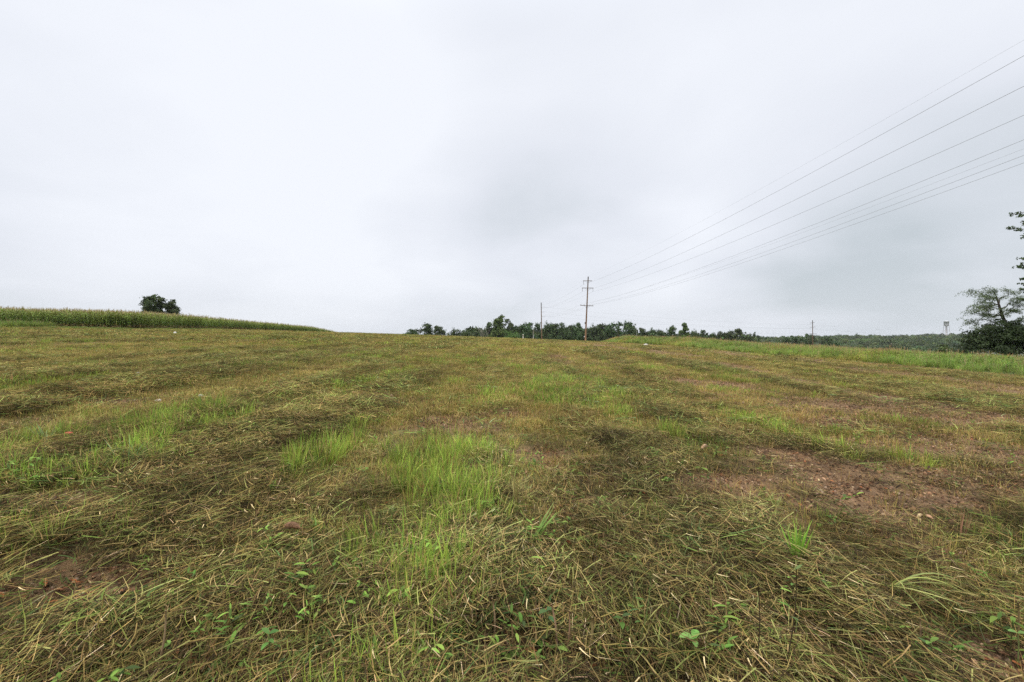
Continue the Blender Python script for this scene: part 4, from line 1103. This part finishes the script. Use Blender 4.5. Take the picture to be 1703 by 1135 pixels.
ppm = 900/F; wz = EYE+(567.5-541.5)*ppm; wt = EYE+(567.5-534.0)*ppm; wr = 3.4*ppm; w0 = float(terrain(wx, wy))
o = tag(put('water_tower', None, None, (wx, wy, 0)), 'pale water tower on slender legs above the far woods', 'water tower')
PALE = np.array([.78, .79, .80])
put('tank', Geo().add(*tube([(0, 0, wz-1.6), (0, 0, wz-1.0), (0, 0, wz), (0, 0, wt-1.0), (0, 0, wt-.98)], [wr*.35, wr*.75, wr, wr, wr*1.03], PALE, 20)).mesh('tank', M_STEEL), o)
put('roof', Geo().add(*tube([(0, 0, wt-.96), (0, 0, wt-.3), (0, 0, wt+.5)], [wr*1.05, wr*.6, .2], PALE*.95, 20)).mesh('roof', M_STEEL), o)
put('catwalk', Geo().add(*tube([(0, 0, wz-.1), (0, 0, wz+.15)], [wr*1.18, wr*1.18], PALE*.7, 20)).mesh('catwalk', M_STEEL), o)
LEGC = np.array([.68, .60, .58])
for k in range(4):
    a = k*math.pi/2+.5
    put('leg', Geo().add(*tube([(wr*.95*math.cos(a), wr*.95*math.sin(a), wz), (wr*1.75*math.cos(a), wr*1.75*math.sin(a), w0)], .26, LEGC, 6)).mesh('tower_leg', M_STEEL), o)
    for zf in (.33, .66):
        b = a+math.pi/2; zz = wz+(w0-wz)*zf; rr = wr*(.95+.8*zf)
        put('strut', Geo().add(*tube([(rr*math.cos(a), rr*math.sin(a), zz), (rr*math.cos(b), rr*math.sin(b), zz)], .16, LEGC, 5)).mesh('tower_strut', M_STEEL), o)
put('riser_pipe', Geo().add(*tube([(0, 0, wz-1.5), (0, 0, w0)], .55, LEGC*1.2, 8)).mesh('riser_pipe', M_STEEL), o)

# ------------------------------------------------------------------ single things on the field
def stone(px, py, w, h, col, label, name='stone', cat='stone', seed=0):
    x, y = px_ground(px, py)
    s = np.random.default_rng(seed)
    W = w*y/F; H = h*y/F
    th = np.linspace(0, 2*np.pi, 13)[:-1]; V = []; rings = [(.75, -.25), (1.0, .15), (.92, .55), (.6, .9), (.15, 1.0)]
    for k, (r, z) in enumerate(rings):
        rr = r*(1+s.normal(0, .10, 12)+.12*np.sin(2*th+seed))
        V.append(np.c_[W/2*rr*np.cos(th), W*.36*rr*np.sin(th), H*(z+s.normal(0, .05, 12))])
    V = np.concatenate(V); q = [(k*12+j, k*12+(j+1) % 12, (k+1)*12+(j+1) % 12, (k+1)*12+j) for k in range(4) for j in range(12)]
    b = 48
    q += [(b+0, b+1, b+2, b+3), (b+3, b+4, b+5, b+6), (b+6, b+7, b+8, b+9), (b+9, b+10, b+11, b), (b, b+3, b+6, b+9)]
    o = put(name, Geo().add(V, q, np.asarray(col)).mesh(name, M_STONE), None, (x, y, float(gz(x, y))+.015), s.uniform(-.4, .4))
    return tag(o, label, cat)
stone(263, 669, 10, 4, (.62, .58, .54), 'largest pale stone in the mown grass at left, nearest the viewer of three', seed=1)
stone(334, 661.5, 8, 4, (.64, .62, .58), 'pale rounded stone a step right of the largest one at left', seed=2)
stone(229, 631, 9, 6, (.60, .58, .56), 'pale stone farthest up the slope above the largest stone at left', seed=3)
stone(291, 556, 5, 3, (.70, .69, .66), 'small white stone below the edge of the corn', seed=4)
stone(1074, 575.5, 10, 3, (.62, .58, .53), 'flat pale slab lying beside the weedy bank', 'stone_slab', 'stone', 5)
stone(471, 697.5, 8, 5, (.46, .36, .31), 'dull pinkish stone in bare soil at mid-left', seed=6)
# red scrap
x, y = px_ground(112, 735)
V = np.array([(-.07, -.02, .03), (-.02, -.04, .06), (.03, -.03, .04), (.08, -.01, .05), (-.06, .04, .05), (-.01, .03, .07), (.04, .05, .06), (.07, .05, .03)])
tag(put('plastic_scrap', Geo().add(V, [(0, 1, 5, 4), (1, 2, 6, 5), (2, 3, 7, 6)], np.array([.62, .07, .05])).mesh('plastic_scrap', M_STEEL), None, (x, y, float(gz(x, y))+.07), .2, (.55, .6, .6)), 'crumpled red plastic scrap on the dark cut hay at left', 'scrap')
def cob(px, py, L, yaw, col, label, r=.018, lift=.03):
    x, y = px_ground(px, py); n = 12
    f = np.linspace(0, 1, n)[:, None]; p = np.c_[(f-.5)*L, np.zeros(n), .02*np.sin(f*3)]
    rad = r*np.array([.35, .7, .9, 1, 1, 1, .98, .92, .85, .7, .5, .2])
    return tag(put('corn_cob', Geo().add(*tube(p, rad, np.asarray(col), 10)).mesh('corn_cob', M_COB), None, (x, y, float(gz(x, y))+lift), yaw), label, 'corn cob')
cob(1530, 867, .085, .5, (.60, .45, .24), 'small tan cob on the bare soil patch at right', .014)
cob(1172, 751, .15, .7, (.42, .27, .17), 'brown cob on the hay beside leafy green weeds', .025, .05)
cob(486, 899, .12, -.2, (.20, .11, .06), 'bent reddish-brown cob on the swath at lower left', .022, .09)

def thing(name, px, py, label, cat, group=None):
    x, y = px_ground(px, py)
    return tag(put(name, None, None, (x, y, float(gz(x, y))+(.035 if name in ('weed_stalk', 'cut_stalk', 'seedling', 'grass_tuft') and y < 4 else 0))), label, cat, group)
def one(fn_args): return Geo().add(*fn_args)
def blade1(base, yaw, pitch, L, W, bend, c0, c1, S=7, yb=0.0, roll=0.2, belly=.1):
    A = np.array
    return blades(A([base], float), A([yaw]), A([pitch]), A([L]), A([W]), A([bend]), A([yb]), S, A([c0], float), A([c1], float), roll=A([roll]), belly=belly)
def bladed(name, px, py, label, n, L, W, lean, bend, pal, spread=.03, yaw0=None, ysp=3.14, cat='grass tuft', lift=0.0):
    o = thing(name, px, py, label, cat)
    for k in range(n):
        a = rng.uniform(0, 6.28) if yaw0 is None else yaw0+rng.normal(0, ysp)
        c = pick(pal, 1)[0]
        b = (math.cos(a)*spread*rng.random(), math.sin(a)*spread*rng.random(), -.01+lift)
        put('blade', one(blade1(b, a, math.pi/2-abs(rng.normal(*lean)), L*rng.uniform(.6, 1.1), W*rng.uniform(.75, 1.2), bend*rng.uniform(.2, 1.2), c*.75, c, yb=rng.normal(0, .15), roll=rng.uniform(-.5, .5))).mesh('blade', M_PLANT), o)
    return o
VIV = [(.24, .43, .045, 3), (.30, .48, .06, 2), (.19, .35, .045, 2)]
PAL = [(.26, .38, .13, 3), (.33, .44, .17, 2), (.19, .31, .09, 2)]
YEL = [(.42, .44, .14, 2), (.33, .38, .10, 2), (.24, .32, .08, 1)]
bladed('grass_tuft', 1326, 958, 'vivid green upright tuft of broad blades on the dark swath', 22, .26, .012, (.10, .18), -.35, VIV, .035, lift=.03)
bladed('grass_tuft', 640, 752, 'low pale green sprout in dense grass left of centre', 10, .20, .010, (.3, .2), -.5, LUSH[:3], .04)
bladed('grass_tuft', 215, 785, 'pale bluish green tuft with arching blades at left', 34, .34, .010, (.55, .3), -.8, PAL, .12)
bladed('grass_tuft', 78, 738, 'pale grey-green sprout of wide blades near the red scrap', 14, .30, .013, (.4, .3), -.8, PAL, .06)
bladed('grass_tuft', 860, 850, 'straw-yellow stiff tuft just right of the tall bright grass', 24, .30, .006, (.08, .16), -.2, [(.42, .33, .14, 3), (.34, .31, .10, 2), (.26, .28, .08, 1)], .06)
bladed('grass_tuft', 1290, 848, 'small lime green tuft at the foot of the right bare patch', 12, .15, .009, (.45, .25), -.5, YEL, .03)
bladed('broad_grass_shoot', 884, 912, 'broad light green shoot pointing up right from the middle swath', 8, .34, .020, (.75, .16), -.25, [(.24, .36, .08, 2), (.32, .42, .12, 1)], .02, yaw0=.55, ysp=.22, cat='grass shoot', lift=.03)
bladed('curled_grass', 1478, 1010, 'yellow-green blades arching down to the right at lower right', 16, .40, .008, (.95, .2), -1.3, YEL, .06, yaw0=-.9, ysp=.35, cat='cut grass', lift=.12)
bladed('corn_shoot', 8, 1062, 'cut pale green corn top lying at the lower left corner', 11, .20, .011, (1.2, .25), -.5, [(.26, .36, .13, 2), (.20, .30, .09, 2), (.40, .40, .2, 1)], .06, yaw0=.15, ysp=.5, cat='corn shoot', lift=.06)
bladed('grass_tuft', 1150, 905, 'soft grey-green fine tuft right of centre', 40, .15, .005, (.5, .35), -.9, [(.18, .28, .09, 2), (.13, .21, .07, 2)], .08)
bladed('grass_tuft', 1595, 903, 'thin reddish stalks leaning right at the right edge', 14, .24, .004, (.5, .15), -.1, [(.36, .18, .09, 2), (.30, .22, .10, 1)], .06, yaw0=.4, ysp=.3)
def seedling(px, py, label, leaves, h, pal=LEAFY, name='seedling', stem=(.20, .24, .08)):
    o = thing(name, px, py, label, 'plant')
    put('stem', one(tube([(0, 0, -.02), (.004, 0, h*.6), (0, 0, h)], [.003, .0025, .002], np.asarray(stem), 6, False)).mesh('stem', M_PLANT), o)
    for (z, yaw, pitch, L, W, dr) in leaves:
        put('leaf', one(leaf_shape((0, 0, z*h), yaw, pitch, L*(.74 if px == 1154 else .58)*rng.uniform(.75, 1.2), W*(.74 if px == 1154 else .52), pick(pal, 1, .15)[0]*(1.0 if px == 1154 else .75), .35, dr)).mesh('leaf', M_PLANT, True), o)
    return o
BRT = [(.17, .33, .07, 1), (.22, .37, .09, 1)]
seedling(1154, 1124, 'bright two-leaved seedling at the bottom edge right of centre', [(1, 3.1, .30, .085, .062, .5), (1, .9, .55, .075, .050, .5), (.9, 4.6, .1, .05, .035, .4)], .10, BRT)
seedling(1548, 1128, 'dark green plant with pointed leaves at the lower right', [(1, 3.6, .4, .09, .040, .6), (1, .3, .5, .10, .040, .7), (.8, 5.2, .2, .08, .036, .6), (.8, 2.0, .5, .09, .035, .5), (.6, 1.0, .2, .08, .036, .6)], .10)
seedling(447, 1118, 'light green plant with a wide pale leaf at lower left', [(1, .4, .35, .085, .055, .6), (1, 2.6, .4, .08, .045, .5), (.7, 4.6, .2, .075, .04, .5), (.8, 5.6, .3, .07, .035, .5)], .11, BRT)
seedling(622, 1140, 'rounded lime leaf standing at the bottom edge', [(1, 1.6, 1.1, .06, .032, .3), (1, 4.7, .4, .04, .025, .4)], .09, BRT)
seedling(1035, 1085, 'weed with a wide ragged green leaf below the middle swath', [(1, .2, .3, .085, .05, .6), (.9, 2.9, .35, .07, .045, .5), (.8, 4.5, .2, .08, .045, .6), (.6, 1.4, .3, .07, .04, .5)], .13)
seedling(910, 1080, 'dull grey-green weed with broad drooping leaves at bottom centre', [(1, .8, .1, .10, .06, .6), (1, 3.6, .2, .10, .06, .6), (.8, 5.4, .1, .08, .05, .5)], .12, [(.10, .18, .06, 1)])
seedling(1693, 1108, 'round-leaved bright weed cut by the lower right corner', [(1, 2.8, .3, .08, .06, .4), (1, 5.9, .4, .07, .05, .4)], .12, BRT)
def stalk(px, py, h, r, lean, col, label, leaf=0, name='weed_stalk'):
    o = thing(name, px, py, label, 'weed stalk')
    tip = np.array([lean*h, rng.normal(0, .05)*h, h]); f = np.linspace(0, 1, 6)[:, None]
    p = tip*f+np.c_[np.zeros(6), np.zeros(6), np.full(6, -.02)]; p[:, 0] += np.sin(f[:, 0]*3.1)*h*.04
    put('stem', one(tube(p, np.linspace(r, r*.55, 6), np.asarray(col), 6)).mesh('stalk_stem', M_PLANT), o)
    for k in range(leaf):
        z = rng.uniform(.3, .95); put('leaf', one(leaf_shape(tip*z, rng.uniform(0, 6.28), .5, .05, .014, pick(LEAFY, 1)[0])).mesh('stalk_leaf', M_PLANT), o)
    return o
DK = (.075, .055, .03); GR = (.20, .25, .08); TN = (.38, .27, .15)
stalk(1253, 1140, .42, .0030, .03, DK, 'bare dark stem standing right of the bright two-leaved seedling')
stalk(1302, 1140, .46, .0030, .10, DK, 'tallest bare dark stem with small side leaves at lower right', 5)
stalk(1060, 1090, .36, .0026, .17, GR, 'tall green stem leaning right below the middle swath', 3)
stalk(1040, 1080, .40, .0020, .10, GR, 'thin green grass stem beside the leaning one at bottom centre', 1)
stalk(822, 1078, .19, .0060, -.05, TN, 'thick split tan stalk stub at the bottom left of centre', 0, 'cut_stalk')
stalk(926, 1092, .20, .0060, -.12, (.42, .26, .16), 'frayed pinkish tan stalk stub at bottom centre', 0, 'cut_stalk')
stalk(942, 1095, .18, .0055, .08, (.36, .22, .13), 'second frayed stalk stub touching the pinkish one', 0, 'cut_stalk')
stalk(980, 1092, .16, .0085, .08, (.33, .25, .11), 'short stout olive stalk stub right of the pinkish ones', 0, 'cut_stalk')
stalk(850, 1100, .17, .0060, 0, (.30, .21, .10), 'brown upright stub between the tan and pinkish stalk stubs', 0, 'cut_stalk')
stalk(1528, 1090, .15, .0050, .03, TN, 'hollow pale stub in the hay at lower right', 0, 'cut_stalk')
stalk(1690, 1080, .22, .0060, .02, (.24, .18, .08), 'dark brown stub near the right edge of the bottom swath', 0, 'cut_stalk')
stalk(262, 1120, .24, .0050, .12, TN, 'pale bundled stalk rising at the lower left', 0, 'cut_stalk')
stalk(146, 1100, .26, .0030, .30, (.45, .33, .12), 'golden thin stem leaning right at lower left', 0)
x, y = px_ground(881, 1102)
tag(put('dry_leaf', Geo().add(*leaf_shape((-.03, 0, .03), .2, .3, .07, .03, np.array([.45, .16, .06]), .5, .6)).mesh('dry_leaf', M_PLANT), None, (x, y, float(gz(x, y)))), 'curled orange dry leaf on dark litter at the bottom centre', 'leaf')

# ------------------------------------------------------------------ haze
g = Geo(); V, q, c = boxv((0, 1000, 14), (4600, 3000, 70), np.array([1., 1, 1]))
g.add(V, q, c)
hm = bpy.data.materials.new('haze_air'); hm.use_nodes = True; t = hm.node_tree; t.nodes.clear()
pv = N(t, 'ShaderNodeVolumePrincipled'); pv.inputs['Color'].default_value = (.86, .90, .95, 1); pv.inputs['Density'].default_value = 0.00007
pv.inputs['Anisotropy'].default_value = 0.0
ho = N(t, 'ShaderNodeOutputMaterial'); t.links.new(pv.outputs[0], ho.inputs['Volume'])
tag(put('haze', g.mesh('haze', hm)), 'thin overcast haze in the air over the field and valley', 'haze', kind='stuff')
